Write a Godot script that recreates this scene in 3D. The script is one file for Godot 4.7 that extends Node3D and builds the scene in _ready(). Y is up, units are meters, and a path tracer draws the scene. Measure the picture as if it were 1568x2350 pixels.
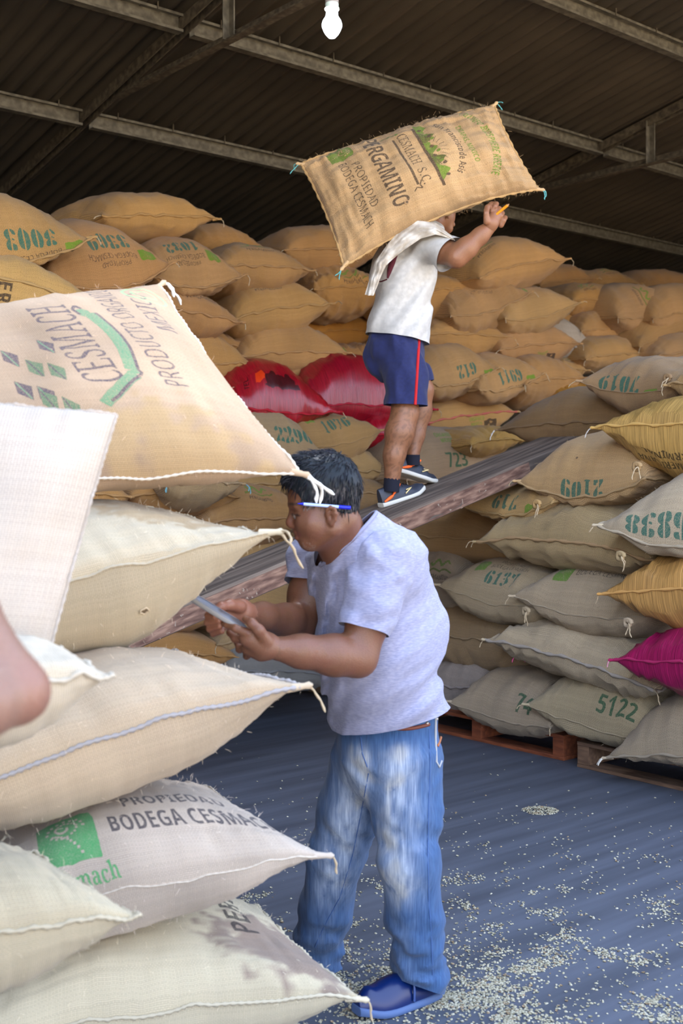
extends Node3D
# A coffee warehouse: walls of jute sacks, a man checking sacks, another carrying one up a plank.
# Building axes: DP runs along the purlins (right and away), DR along the rafters (left and away, roof falls that way).

const FL := 2700.0      # focal length in pixels of the 1568 x 2350 frame
const CX := 784.0
const YH := 1110.0      # row of the horizon
const EYE := 1.51       # camera height
var DP := Vector3(0.765, 0, -0.644).normalized()
var DR := Vector3(-0.644, 0, -0.765).normalized()
var rng := RandomNumberGenerator.new()
var noise := FastNoiseLite.new()
var fine := FastNoiseLite.new()
var M := {}
var taken := {}


func P(px: float, py: float, d: float) -> Vector3:      # a pixel of the photograph at a distance
	return Vector3((px - CX) * d / FL, EYE - (py - YH) * d / FL, -d)


func W(s: float, t: float, y := 0.0) -> Vector3:         # building coordinates
	return DR * s + DP * t + Vector3.UP * y


func frame_basis() -> Basis:
	return Basis(DP, Vector3.UP, -DR)


func depth_s(px: float, s: float) -> float:
	return s / (0.765 - 0.644 * (px - CX) / FL)


func depth_t(px: float, t: float) -> float:
	return t / (0.644 + 0.765 * (px - CX) / FL)


# ---------------------------------------------------------------- naming
func numbered(n: String) -> String:
	var k: int = taken.get(n, -1) + 1
	taken[n] = k
	return n if k == 0 else "%s_%03d" % [n, k]


func thing(called: String, label: String, category: String, at := Vector3.ZERO, group := "") -> Node3D:
	var o := Node3D.new()
	o.name = numbered(called)
	add_child(o)
	o.position = at
	o.set_meta("label", label)
	o.set_meta("category", category)
	if group:
		o.set_meta("group", group)
	return o


func part(called: String, m: Mesh, mat: Material, parent: Node3D = self, at := Vector3.ZERO) -> MeshInstance3D:
	var o := MeshInstance3D.new()
	o.name = numbered(called) if parent == self else called
	o.mesh = m

	if mat:
		for i in m.get_surface_count():
			o.set_surface_override_material(i, mat)
	o.cast_shadow = GeometryInstance3D.SHADOW_CASTING_SETTING_ON
	parent.add_child(o, true)
	o.position = at
	return o


func struct(called: String, m: Mesh, mat: Material) -> MeshInstance3D:
	var o := part(called, m, mat)
	o.set_meta("kind", "structure")
	return o


# ---------------------------------------------------------------- mesh building
class MB:
	var v := PackedVector3Array()
	var n := PackedVector3Array()
	var uv := PackedVector2Array()
	var uv2 := PackedVector2Array()
	var col := PackedColorArray()
	var idx := PackedInt32Array()

	func quad(a: int, b: int, c: int, d: int) -> void:
		idx.append_array([a, b, c, a, c, d])

	func smooth() -> void:
		n.resize(v.size())
		n.fill(Vector3.ZERO)
		for k in range(0, idx.size(), 3):
			var a := idx[k]
			var b := idx[k + 1]
			var c := idx[k + 2]
			var f := (v[c] - v[a]).cross(v[b] - v[a])
			n[a] += f
			n[b] += f
			n[c] += f
		for k in n.size():
			n[k] = n[k].normalized()

	func mesh() -> ArrayMesh:
		if n.size() != v.size():
			smooth()
		var arr := []
		arr.resize(Mesh.ARRAY_MAX)
		arr[Mesh.ARRAY_VERTEX] = v
		arr[Mesh.ARRAY_NORMAL] = n
		if uv.size() == v.size():
			arr[Mesh.ARRAY_TEX_UV] = uv
		if uv2.size() == v.size():
			arr[Mesh.ARRAY_TEX_UV2] = uv2
		if col.size() == v.size():
			arr[Mesh.ARRAY_COLOR] = col
		arr[Mesh.ARRAY_INDEX] = idx
		var m := ArrayMesh.new()
		m.add_surface_from_arrays(Mesh.PRIMITIVE_TRIANGLES, arr)
		return m

	# a bevelled box: size, in a frame
	func box(size: Vector3, xf: Transform3D, bev := 0.004, uvs := 1.0) -> void:
		var h := size * 0.5
		var b: float = minf(bev, minf(h.x, minf(h.y, h.z)) * 0.6)
		for ax in 3:
			for sg: float in [-1.0, 1.0]:
				var e := [Vector3.ZERO, Vector3.ZERO]
				var nn := Vector3.ZERO
				nn[ax] = sg
				e[0][(ax + 1) % 3] = 1.0
				e[1][(ax + 2) % 3] = 1.0
				var h1: float = h[(ax + 1) % 3]
				var h2: float = h[(ax + 2) % 3]
				# inner face ring and bevel ring
				var base := v.size()
				for ring in 2:
					for q in 4:
						var su := -1.0 if q == 0 or q == 3 else 1.0
						var sv := -1.0 if q < 2 else 1.0
						var ins := b if ring == 0 else b * 0.3
						var p: Vector3 = nn * (h[ax] if ring == 0 else h[ax] - b * 0.3)
						p += e[0] * su * (h1 - ins) + e[1] * sv * (h2 - ins)
						v.append(xf * p)
						n.append((xf.basis * (nn if ring == 0 else (nn + (e[0] * su + e[1] * sv) * 0.6))).normalized())
						uv.append(Vector2((su * h1 + h1), (sv * h2 + h2)) * uvs)
				var flip := sg > 0
				for tri in [[0, 1, 2, 3], [4, 5, 1, 0], [5, 6, 2, 1], [6, 7, 3, 2], [7, 4, 0, 3]]:
					if flip:
						quad(base + tri[0], base + tri[3], base + tri[2], base + tri[1])
					else:
						quad(base + tri[0], base + tri[1], base + tri[2], base + tri[3])

	# a tube along points with radii
	func tube(pts: PackedVector3Array, rad: PackedFloat32Array, sides := 6, cap := true, color := Color(1, 1, 1)) -> void:
		if pts.size() < 2:
			return
		var base := v.size()
		var t0 := (pts[1] - pts[0]).normalized()
		var side := t0.cross(Vector3.UP)
		if side.length() < 0.1:
			side = t0.cross(Vector3.RIGHT)
		side = side.normalized()
		var run := 0.0
		for i in pts.size():
			var tg: Vector3 = (pts[mini(i + 1, pts.size() - 1)] - pts[maxi(i - 1, 0)]).normalized()
			side = (side - tg * side.dot(tg)).normalized()
			var up := side.cross(tg)
			if i > 0:
				run += pts[i].distance_to(pts[i - 1])
			for k in sides:
				var an := TAU * k / sides
				var dir := side * cos(an) + up * sin(an)
				v.append(pts[i] + dir * rad[i])
				n.append(dir)
				uv.append(Vector2(float(k) / sides * 0.05, run))
				uv2.append(Vector2(0.001, 0.001))
				col.append(color)
		for i in pts.size() - 1:
			for k in sides:
				var a := base + i * sides + k
				var b := base + i * sides + (k + 1) % sides
				quad(a, b, b + sides, a + sides)
		if cap:
			for e in 2:
				var c := v.size()
				var i := 0 if e == 0 else pts.size() - 1
				v.append(pts[i])
				n.append((pts[0] - pts[1]).normalized() if e == 0 else (pts[i] - pts[i - 1]).normalized())
				uv.append(Vector2.ZERO)
				uv2.append(Vector2(0.001, 0.001))
				col.append(color)
				for k in sides:
					var a := base + i * sides + k
					var b := base + i * sides + (k + 1) % sides
					if e == 0:
						idx.append_array([c, b, a])
					else:
						idx.append_array([c, a, b])

	# a profile of (radius, height) turned about y
	func lathe(prof: PackedVector2Array, sides: int, xf := Transform3D()) -> void:
		var base := v.size()
		for i in prof.size():
			for k in sides:
				var an := TAU * k / sides
				v.append(xf * Vector3(prof[i].x * cos(an), prof[i].y, prof[i].x * sin(an)))
				uv.append(Vector2(float(k) / sides, prof[i].y))
		for i in prof.size() - 1:
			for k in sides:
				var a := base + i * sides + k
				var b := base + i * sides + (k + 1) % sides
				quad(a, b, b + sides, a + sides)

	# a flat profile (x, y) swept along z from z0 to z1
	func sweep(prof: PackedVector2Array, z0: float, z1: float, xf: Transform3D) -> void:
		var cnt := prof.size()
		for k in cnt:
			var a := prof[k]
			var b := prof[(k + 1) % cnt]
			var e := (b - a)
			var nn := xf.basis * Vector3(e.y, -e.x, 0).normalized()
			var base := v.size()
			for q: Array in [[a, z0], [b, z0], [b, z1], [a, z1]]:
				v.append(xf * Vector3(q[0].x, q[0].y, q[1]))
				n.append(nn)
				uv.append(Vector2(q[1], (q[0] as Vector2).length()))
			quad(base, base + 3, base + 2, base + 1)


# ---------------------------------------------------------------- pictures computed for textures
class Cv:
	var w: int
	var h: int
	var d: PackedByteArray
	var wear := 0.1
	var r := RandomNumberGenerator.new()

	func _init(ww: int, hh: int, sd := 1) -> void:
		w = ww
		h = hh
		d.resize(w * h * 4)
		r.seed = sd

	func tri(a: Vector2, b: Vector2, c: Vector2, col: Color) -> void:
		var x0 := clampi(int(floorf(minf(a.x, minf(b.x, c.x)))), 0, w - 1)
		var x1 := clampi(int(ceilf(maxf(a.x, maxf(b.x, c.x)))), 0, w - 1)
		var y0 := clampi(int(floorf(minf(a.y, minf(b.y, c.y)))), 0, h - 1)
		var y1 := clampi(int(ceilf(maxf(a.y, maxf(b.y, c.y)))), 0, h - 1)
		var ar := (b - a).cross(c - a)
		if absf(ar) < 0.0001:
			return
		var sg := signf(ar)
		var cr := int(col.r * 255)
		var cg := int(col.g * 255)
		var cb := int(col.b * 255)
		for y in range(y0, y1 + 1):
			for x in range(x0, x1 + 1):
				var p := Vector2(x + 0.5, y + 0.5)
				if (b - a).cross(p - a) * sg >= 0 and (c - b).cross(p - b) * sg >= 0 and (a - c).cross(p - c) * sg >= 0:
					var o := (y * w + x) * 4
					d[o] = cr
					d[o + 1] = cg
					d[o + 2] = cb
					var q := r.randf()
					d[o + 3] = int(255 * col.a * (0.35 if q < wear else 0.95 - 0.2 * r.randf()))

	func poly(pts: PackedVector2Array, col: Color) -> void:
		var t := Geometry2D.triangulate_polygon(pts)
		for k in range(0, t.size(), 3):
			tri(pts[t[k]], pts[t[k + 1]], pts[t[k + 2]], col)

	func line(a: Vector2, b: Vector2, wd: float, col: Color) -> void:
		var s := (b - a).orthogonal().normalized() * wd * 0.5
		tri(a - s, a + s, b + s, col)
		tri(a - s, b + s, b - s, col)

	func path(pts: PackedVector2Array, wd: float, col: Color) -> void:
		for k in pts.size() - 1:
			line(pts[k], pts[k + 1], wd, col)

	func disc(c: Vector2, rx: float, ry: float, col: Color) -> void:
		var pts := PackedVector2Array()
		for k in 24:
			pts.append(c + Vector2(cos(TAU * k / 24) * rx, sin(TAU * k / 24) * ry))
		poly(pts, col)

	func erase(x0: int, y0: int, x1: int, y1: int) -> void:
		for y in range(maxi(y0, 0), mini(y1, h)):
			for x in range(maxi(x0, 0), mini(x1, w)):
				d[(y * w + x) * 4 + 3] = 0

	func tex() -> ImageTexture:
		# keep a clear rim, so that the print ends inside the picture; bleed colour under clear pixels
		for y in h:
			for x in w:
				var o := (y * w + x) * 4
				if x < 3 or y < 3 or x > w - 4 or y > h - 4:
					d[o + 3] = 0
				if d[o + 3] == 0:
					d[o] = 60
					d[o + 1] = 60
					d[o + 2] = 45
		return ImageTexture.create_from_image(Image.create_from_data(w, h, false, Image.FORMAT_RGBA8, d))


var letters := {}


func glyphs(s: String, kind: String) -> Dictionary:
	var key := kind + s
	if letters.has(key):
		return letters[key]
	var f := SystemFont.new()
	f.font_names = PackedStringArray(["Droid Serif" if kind.begins_with("serif") else "Droid Sans"])
	f.font_weight = 700 if kind.ends_with("bold") else 400
	var t := TextMesh.new()
	t.font = f
	t.text = s
	t.font_size = 64
	t.pixel_size = 1.0 / 64.0
	t.depth = 0.0
	t.curve_step = 4.0
	var arr := t.get_mesh_arrays()
	var pts := PackedVector2Array()
	var ve: PackedVector3Array = arr[Mesh.ARRAY_VERTEX]
	if arr[Mesh.ARRAY_INDEX] != null and (arr[Mesh.ARRAY_INDEX] as PackedInt32Array).size() > 0:
		for i: int in arr[Mesh.ARRAY_INDEX]:
			pts.append(Vector2(ve[i].x, ve[i].y))
	else:
		for p in ve:
			pts.append(Vector2(p.x, p.y))
	var lo := Vector2(1e9, 1e9)
	var hi := -lo
	for p in pts:
		lo = lo.min(p)
		hi = hi.max(p)
	letters[key] = {"p": pts, "lo": lo, "hi": hi}
	return letters[key]


# text centred on (x, y), fitted to a width and height in pixels, turned by an angle
func write(cv: Cv, s: String, kind: String, at: Vector2, size: Vector2, col: Color, angle := 0.0, bend := 0.0) -> void:
	var g := glyphs(s, kind)
	var pts: PackedVector2Array = g.p
	if pts.is_empty():
		return
	var mid: Vector2 = (g.lo + g.hi) * 0.5
	var sc := Vector2(size.x / maxf(g.hi.x - g.lo.x, 0.01), size.y / maxf(g.hi.y - g.lo.y, 0.01))
	var out := PackedVector2Array()
	for p in pts:
		var q := (p - mid) * sc
		q.y = -q.y
		if bend != 0.0:                      # along an arc: bend is the radius in pixels
			var an := q.x / bend
			var rr := bend - q.y
			q = Vector2(sin(an) * rr, bend - cos(an) * rr)
		out.append(at + q.rotated(angle))
	for k in range(0, out.size() - 2, 3):
		cv.tri(out[k], out[k + 1], out[k + 2], col)


func stencil(cv: Cv, s: String, at: Vector2, size: Vector2, col: Color) -> void:
	var n := s.length()
	var step := size.x / n
	for k in n:
		if s[k] == " ":
			continue
		var c := at + Vector2((k - (n - 1) * 0.5) * step, 0)
		for q: Vector2 in [Vector2(-1, 0), Vector2(1, 0), Vector2(0, 0)]:
			write(cv, s[k], "serifbold", c + q * step * 0.075, Vector2(step * (0.42 if s[k] == "1" else 0.72), size.y), col)
		if s[k] != "1":
			var gx := step * 0.05
			cv.erase(int(c.x - gx), int(c.y - size.y * 0.5), int(c.x + gx), int(c.y + size.y * 0.5) + 1)


const INK := Color(0.13, 0.12, 0.14)
const GREEN := Color(0.32, 0.5, 0.1)
const LEAF := Color(0.13, 0.55, 0.25)
const TEAL := Color(0.0, 0.36, 0.31)


func leaf_logo(cv: Cv, c: Vector2, s: float, col: Color) -> void:
	var pts := PackedVector2Array()
	for q: Vector2 in [Vector2(-1, -0.8), Vector2(-0.55, -1), Vector2(0.6, -1), Vector2(0.92, -0.85), Vector2(1, -0.5), Vector2(0.95, 0.95), Vector2(-0.75, 1), Vector2(-0.95, 0.6)]:
		pts.append(c + q * s)
	cv.poly(pts, col)
	# fern spiral left bare
	var sp := PackedVector2Array()
	for k in 26:
		var an := 0.35 * k
		var rr := 0.12 + 0.018 * k
		sp.append(c + Vector2(-0.05 + cos(an) * rr, -0.35 + sin(an) * rr * 0.8) * s)
	for k in 10:
		var q := k / 9.0
		sp.append(c + Vector2(lerpf(-0.45, 0.4, q), lerpf(-0.1, 0.7, q * q)) * s)
	for p in sp:
		var e := int(maxf(1.0, s * 0.05))
		cv.erase(int(p.x) - e, int(p.y) - e, int(p.x) + e, int(p.y) + e)
	for k in 9:
		var an := PI + k * PI / 8.0
		var p := c + Vector2(cos(an) * 0.62, -0.3 + sin(an) * 0.5) * s
		var e := int(maxf(1.0, s * 0.06))
		cv.erase(int(p.x) - e, int(p.y) - e, int(p.x) + e, int(p.y) + e)


# the whole print of a sack, top at the top: 0.65 m x 1 m
func print_full(num: String, ink := INK, green := GREEN) -> ImageTexture:
	var cv := Cv.new(512, 768, 7)
	cv.wear = 0.16
	write(cv, "TRIUNFO BIOSPHERE RESERVE", "sansbold", Vector2(256, 62), Vector2(430, 34), green, 0.0, 330.0)
	write(cv, "CHIAPAS, MEXICO", "sansbold", Vector2(256, 168), Vector2(230, 26), green)
	write(cv, "San Francisco de Asis", "sansbold", Vector2(256, 205), Vector2(330, 30), ink, 0.0, 240.0)
	# hills, rays and trees
	var b := Vector2(256, 335)
	cv.line(b + Vector2(-170, 8), b + Vector2(190, 8), 12, ink)
	for k in 5:
		var x := -150.0 + k * 68
		cv.poly(PackedVector2Array([b + Vector2(x - 44, 2), b + Vector2(x, -46 - 10 * (k % 2)), b + Vector2(x + 44, 2)]), green if k % 2 == 0 else green.darkened(0.3))
	for k in 11:
		var an := PI + (k + 1) * PI / 12
		cv.line(b + Vector2(cos(an) * 62, sin(an) * 52), b + Vector2(cos(an) * 96, sin(an) * 80), 2.5, ink)
	for k in 16:
		cv.disc(b + Vector2(-140 + k * 19, -12 - (k * 7) % 30), 7, 9, green if k % 3 else ink)
	write(cv, "CESMACH", "serif", Vector2(205, 398), Vector2(190, 42), ink)
	write(cv, "S.C.", "serif", Vector2(372, 398), Vector2(80, 38), ink)
	cv.line(Vector2(120, 436), Vector2(400, 436), 9, ink)
	cv.path(PackedVector2Array([Vector2(386, 418), Vector2(404, 430), Vector2(420, 424), Vector2(410, 446), Vector2(424, 460)]), 5, ink)
	cv.path(PackedVector2Array([Vector2(92, 420), Vector2(84, 440), Vector2(98, 452), Vector2(84, 470), Vector2(92, 482)]), 9, green.darkened(0.25))
	cv.disc(Vector2(96, 414), 9, 7, green)
	write(cv, "PERGAMINO", "sansbold", Vector2(256, 522), Vector2(400, 70), ink)
	write(cv, "PROPIEDAD", "sans", Vector2(285, 618), Vector2(225, 33), ink)
	write(cv, "BODEGA CESMACH", "sans", Vector2(306, 664), Vector2(330, 34), ink)
	leaf_logo(cv, Vector2(76, 650), 50, green)
	if num:
		stencil(cv, num, Vector2(290, 722), Vector2(190, 44), TEAL)
	return cv.tex()


# the tail of that print as it shows on a sack end: leaf, two lines, stencilled number
func print_tail(num: String, lines := true, logo := true, plain := false) -> ImageTexture:
	var cv := Cv.new(320, 176, num.hash())
	cv.wear = 0.12
	if logo:
		leaf_logo(cv, Vector2(44, 66), 32, GREEN)
	if lines:
		write(cv, "PROPIEDAD", "sans", Vector2(188, 26), Vector2(126, 19), INK)
		write(cv, "BODEGA CESMACH", "sans", Vector2(194, 58), Vector2(206, 22), INK)
	if num:
		if plain:
			write(cv, num, "sansbold", Vector2(190, 122), Vector2(40 * num.length(), 64), Color(0.02, 0.3, 0.2))
		else:
			stencil(cv, num, Vector2(190, 122), Vector2(46 * num.length(), 66), TEAL)
	return cv.tex()


func print_green() -> ImageTexture:      # a faint worn green device with a few dark strokes
	var cv := Cv.new(256, 160, 5)
	cv.wear = 0.3
	for k in 16:
		cv.disc(Vector2(60 + k * 9, 60 + sin(k * 0.8) * 16), 9, 7, GREEN)
	cv.path(PackedVector2Array([Vector2(30, 110), Vector2(80, 96), Vector2(140, 104), Vector2(220, 92)]), 9, GREEN.darkened(0.2))
	write(cv, "PERGAMINO", "sansbold", Vector2(128, 132), Vector2(150, 20), INK)
	return cv.tex()


func print_quetzal() -> ImageTexture:    # the big crest of the near sack
	var cv := Cv.new(560, 480, 9)
	cv.wear = 0.3
	var blue := Color(0.26, 0.24, 0.3)
	var gr := Color(0.36, 0.55, 0.4)
	write(cv, "CESMACH", "serif", Vector2(262, 196), Vector2(280, 78), blue)
	write(cv, "PRODUCTO ORGANICO", "sans", Vector2(330, 330), Vector2(420, 44), blue)
	write(cv, "MEXICO", "sans", Vector2(398, 398), Vector2(180, 40), blue)
	# a long tailed bird bends round the name, over a bank of leaves
	var bird := PackedVector2Array()
	for k in 30:
		var u := k / 29.0
		bird.append(Vector2(352 - 290 * u, 262 + 14 * sin(u * 5.0)) if u < 0.72 else Vector2(143 - 90 * (u - 0.72) * 3.0, 262 - 330 * (u - 0.72)))
	cv.path(bird, 24, gr)
	for k in bird.size():
		bird[k] += Vector2(3, 14)
	cv.path(bird, 6, blue)
	cv.disc(Vector2(358, 254), 17, 13, gr)
	cv.path(PackedVector2Array([Vector2(350, 246), Vector2(374, 240), Vector2(392, 250), Vector2(376, 258)]), 7, blue)
	for k in 9:
		var p := Vector2(40 + (k * 61) % 220, 30 + (k * 47) % 110)
		cv.poly(PackedVector2Array([p + Vector2(-30, 4), p + Vector2(-6, -16), p + Vector2(30, -8), p + Vector2(8, 16)]), blue if k % 2 else gr.darkened(0.2))
		cv.line(p + Vector2(-26, 3), p + Vector2(26, -7), 3, gr if k % 2 else blue)
	for k in 60:
		var an := TAU * k / 60.0
		cv.disc(Vector2(495, 420) + Vector2(cos(an) * 46, sin(an) * 42), 4, 4, Color(0.55, 0.72, 0.5))
		cv.disc(Vector2(495, 420) + Vector2(cos(an) * 26, sin(an) * 24), 3, 3, Color(0.55, 0.72, 0.5))
	return cv.tex()


func print_words(rows: Array, kind: String, ink: Color, wd := 384, ht := 192) -> ImageTexture:
	var cv := Cv.new(wd, ht, 11)
	var n := rows.size()
	for k in n:
		var s: String = rows[k]
		write(cv, s, kind, Vector2(wd * 0.5, ht * (k + 0.5) / n), Vector2(minf(wd * 0.9, s.length() * ht / n * 0.5), ht / n * 0.62), ink)
	return cv.tex()


func print_lot(num: String) -> ImageTexture:     # painted number, black and white emblem, green lines
	var cv := Cv.new(320, 224, 21)
	write(cv, num, "sansbold", Vector2(110, 160), Vector2(130, 66), Color(0.02, 0.3, 0.2))
	var c := Vector2(232, 84)
	var k := Color(0.05, 0.05, 0.06)
	cv.poly(PackedVector2Array([c + Vector2(-58, -34), c + Vector2(50, -38), c + Vector2(58, 36), c + Vector2(-48, 40)]), k)
	for p: Vector3 in [Vector3(6, -14, 14), Vector3(-16, 10, 18), Vector3(-2, 24, 12)]:
		for a in 60:
			var q := c + Vector2(p.x, p.y) + Vector2(cos(a * 0.9), sin(a * 0.9) * 0.7) * p.z * (a / 60.0)
			cv.erase(int(q.x) - 2, int(q.y) - 2, int(q.x) + 2, int(q.y) + 2)
	cv.disc(c + Vector2(26, -8), 16, 12, k)
	write(cv, "ORGANICO", "sansbold", Vector2(110, 34), Vector2(130, 24), GREEN)
	write(cv, "MEXICO", "sansbold", Vector2(110, 66), Vector2(96, 20), GREEN)
	return cv.tex()


func print_red() -> ImageTexture:        # black figure with a smear of orange
	var cv := Cv.new(320, 160, 31)
	cv.wear = 0.05
	var k := Color(0.1, 0.04, 0.05)
	write(cv, "TEL.", "sansbold", Vector2(28, 60), Vector2(60, 26), k, -1.4)
	cv.poly(PackedVector2Array([Vector2(70, 90), Vector2(82, 40), Vector2(120, 34), Vector2(132, 80)]), Color(0.85, 0.24, 0.05))
	for q in 12:
		cv.disc(Vector2(140 + q * 11, 80 + sin(q * 1.7) * 20), 18, 26, k)
	cv.poly(PackedVector2Array([Vector2(110, 120), Vector2(130, 96), Vector2(290, 96), Vector2(300, 122)]), k)
	return cv.tex()


func weave_images() -> void:
	# 64 x 64 crossing threads on 512 pixels, a picture and a height
	var n := 512
	var th := 8
	var a := PackedByteArray()
	var hgt := PackedByteArray()
	a.resize(n * n * 3)
	hgt.resize(n * n)
	var wu := []
	var wv := []
	rng.seed = 4
	for k in n / th:
		wu.append(rng.randf_range(0.955, 1.0))
		wv.append(rng.randf_range(0.9, 1.0))
	for y in n:
		for x in n:
			var i := x / th
			var j := y / th
			var fx := (x % th + 0.5) / th - 0.5
			var fy := (y % th + 0.5) / th - 0.5
			var over := (i + j) % 2 == 0
			var hx := 1.0 - 2.4 * fx * fx * (1.0 if over else 2.0)
			var hy := 1.0 - 2.4 * fy * fy * (2.0 if over else 1.0)
			var hh: float = (hx * (0.75 + 0.25 * hy)) if over else (hy * (0.75 + 0.25 * hx))
			var tone: float = wu[i] if over else wv[j]
			var gap := clampf((absf(fx) - 0.36) * 7.0, 0, 1) * clampf((absf(fy) - 0.36) * 7.0, 0, 1)
			hh = clampf(hh - gap * 0.6, 0, 1)
			var b := tone * (0.52 + 0.48 * hh) * (1.0 - 0.55 * gap) * rng.randf_range(0.92, 1.06)
			b = clampf(b, 0, 1)
			var o := (y * n + x) * 3
			a[o] = int(255 * b)
			a[o + 1] = int(255 * clampf(b * (0.985 - 0.03 * gap), 0, 1))
			a[o + 2] = int(255 * clampf(b * (0.96 - 0.08 * gap), 0, 1))
			hgt[y * n + x] = int(255 * hh)
	var soft := PackedByteArray()
	soft.resize(n * n * 3)
	for k in n * n * 3:
		soft[k] = int(lerpf(205.0, a[k], 0.62))
	M["weave_soft"] = ImageTexture.create_from_image(Image.create_from_data(n, n, false, Image.FORMAT_RGB8, soft))
	M["weave"] = ImageTexture.create_from_image(Image.create_from_data(n, n, false, Image.FORMAT_RGB8, a))
	M["weave_h"] = ImageTexture.create_from_image(Image.create_from_data(n, n, false, Image.FORMAT_L8, hgt))


func jute(key := "", t: Texture2D = null, coarse := true) -> StandardMaterial3D:
	var nm := ("jute " if coarse else "fine jute ") + key
	if M.has(nm):
		return M[nm]
	var m := StandardMaterial3D.new()
	m.resource_name = nm
	m.albedo_texture = M["weave"] if coarse else M["weave_soft"]
	m.vertex_color_use_as_albedo = true
	m.roughness = 0.95
	m.metallic_specular = 0.2
	m.rim_enabled = true
	m.rim = 0.25
	m.rim_tint = 0.6
	m.uv1_scale = Vector3(2.5, 2.5, 1) if coarse else Vector3(3.7, 3.7, 1)
	m.heightmap_enabled = true
	m.heightmap_texture = M["weave_h"]
	m.heightmap_scale = 0.22 if coarse else 0.09
	if t:
		m.detail_enabled = true
		m.detail_albedo = t
		m.detail_blend_mode = BaseMaterial3D.BLEND_MODE_MIX
		m.detail_uv_layer = BaseMaterial3D.DETAIL_UV_2
	M[nm] = m
	return m


func plastic(key: String, rough: float, t: Texture2D = null) -> StandardMaterial3D:
	var nm := "woven plastic " + key
	if M.has(nm):
		return M[nm]
	var m := StandardMaterial3D.new()
	m.resource_name = nm
	m.vertex_color_use_as_albedo = true
	m.roughness = rough
	m.clearcoat_enabled = true
	m.clearcoat = 0.25
	m.clearcoat_roughness = 0.3
	m.albedo_texture = M["ribs"]
	m.uv1_scale = Vector3(4, 4, 1)
	m.heightmap_enabled = true
	m.heightmap_texture = M["ribs"]
	m.heightmap_scale = 0.25
	if t:
		m.detail_enabled = true
		m.detail_albedo = t
		m.detail_blend_mode = BaseMaterial3D.BLEND_MODE_MIX
		m.detail_uv_layer = BaseMaterial3D.DETAIL_UV_2
	M[nm] = m
	return m


func rib_image() -> void:                 # fine vertical gathers of a woven plastic sack
	var n := 256
	var a := PackedByteArray()
	a.resize(n * n)
	var nz := FastNoiseLite.new()
	nz.seed = 3
	nz.frequency = 0.03
	for y in n:
		for x in n:
			var q := TAU * x / n
			var p := nz.get_noise_3d(cos(q) * 200, sin(q) * 200, y * 0.12)
			var p2 := nz.get_noise_3d(cos(q) * 500, sin(q) * 500, 60 + y * 0.1)
			a[y * n + x] = int(255 * clampf(0.85 + 0.22 * p + 0.16 * p2, 0, 1))
	M["ribs"] = ImageTexture.create_from_image(Image.create_from_data(n, n, false, Image.FORMAT_L8, a))


func flat(nm: String, c: Color, rough := 0.8, metal := 0.0) -> StandardMaterial3D:
	if M.has(nm):
		return M[nm]
	var m := StandardMaterial3D.new()
	m.resource_name = nm
	m.albedo_color = c
	m.roughness = rough
	m.metallic = metal
	M[nm] = m
	return m


func noisy(nm: String, c0: Color, c1: Color, freq: float, scale: Vector3, rough := 0.85, bump := 0.0, oct := 4, world := false, tri := true) -> StandardMaterial3D:
	if M.has(nm):
		return M[nm]
	var m := StandardMaterial3D.new()
	m.resource_name = nm
	var fn := FastNoiseLite.new()
	fn.seed = nm.hash() % 1000
	fn.frequency = freq
	fn.fractal_octaves = oct
	var n := 256
	var im := fn.get_seamless_image(n, n)
	im.convert(Image.FORMAT_L8)
	var src := im.get_data()
	var d := PackedByteArray()
	d.resize(n * n * 3)
	for k in n * n:
		var c := c0.lerp(c1, clampf((src[k] / 255.0 - 0.5) * 1.6 + 0.5, 0, 1))
		d[k * 3] = int(c.r * 255)
		d[k * 3 + 1] = int(c.g * 255)
		d[k * 3 + 2] = int(c.b * 255)
	m.albedo_texture = ImageTexture.create_from_image(Image.create_from_data(n, n, false, Image.FORMAT_RGB8, d))
	m.roughness = rough
	m.uv1_triplanar = tri
	m.uv1_world_triplanar = world and tri
	m.uv1_scale = scale
	if bump > 0:
		m.heightmap_enabled = true
		m.heightmap_texture = ImageTexture.create_from_image(im)
		m.heightmap_scale = bump
	M[nm] = m
	return m


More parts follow.
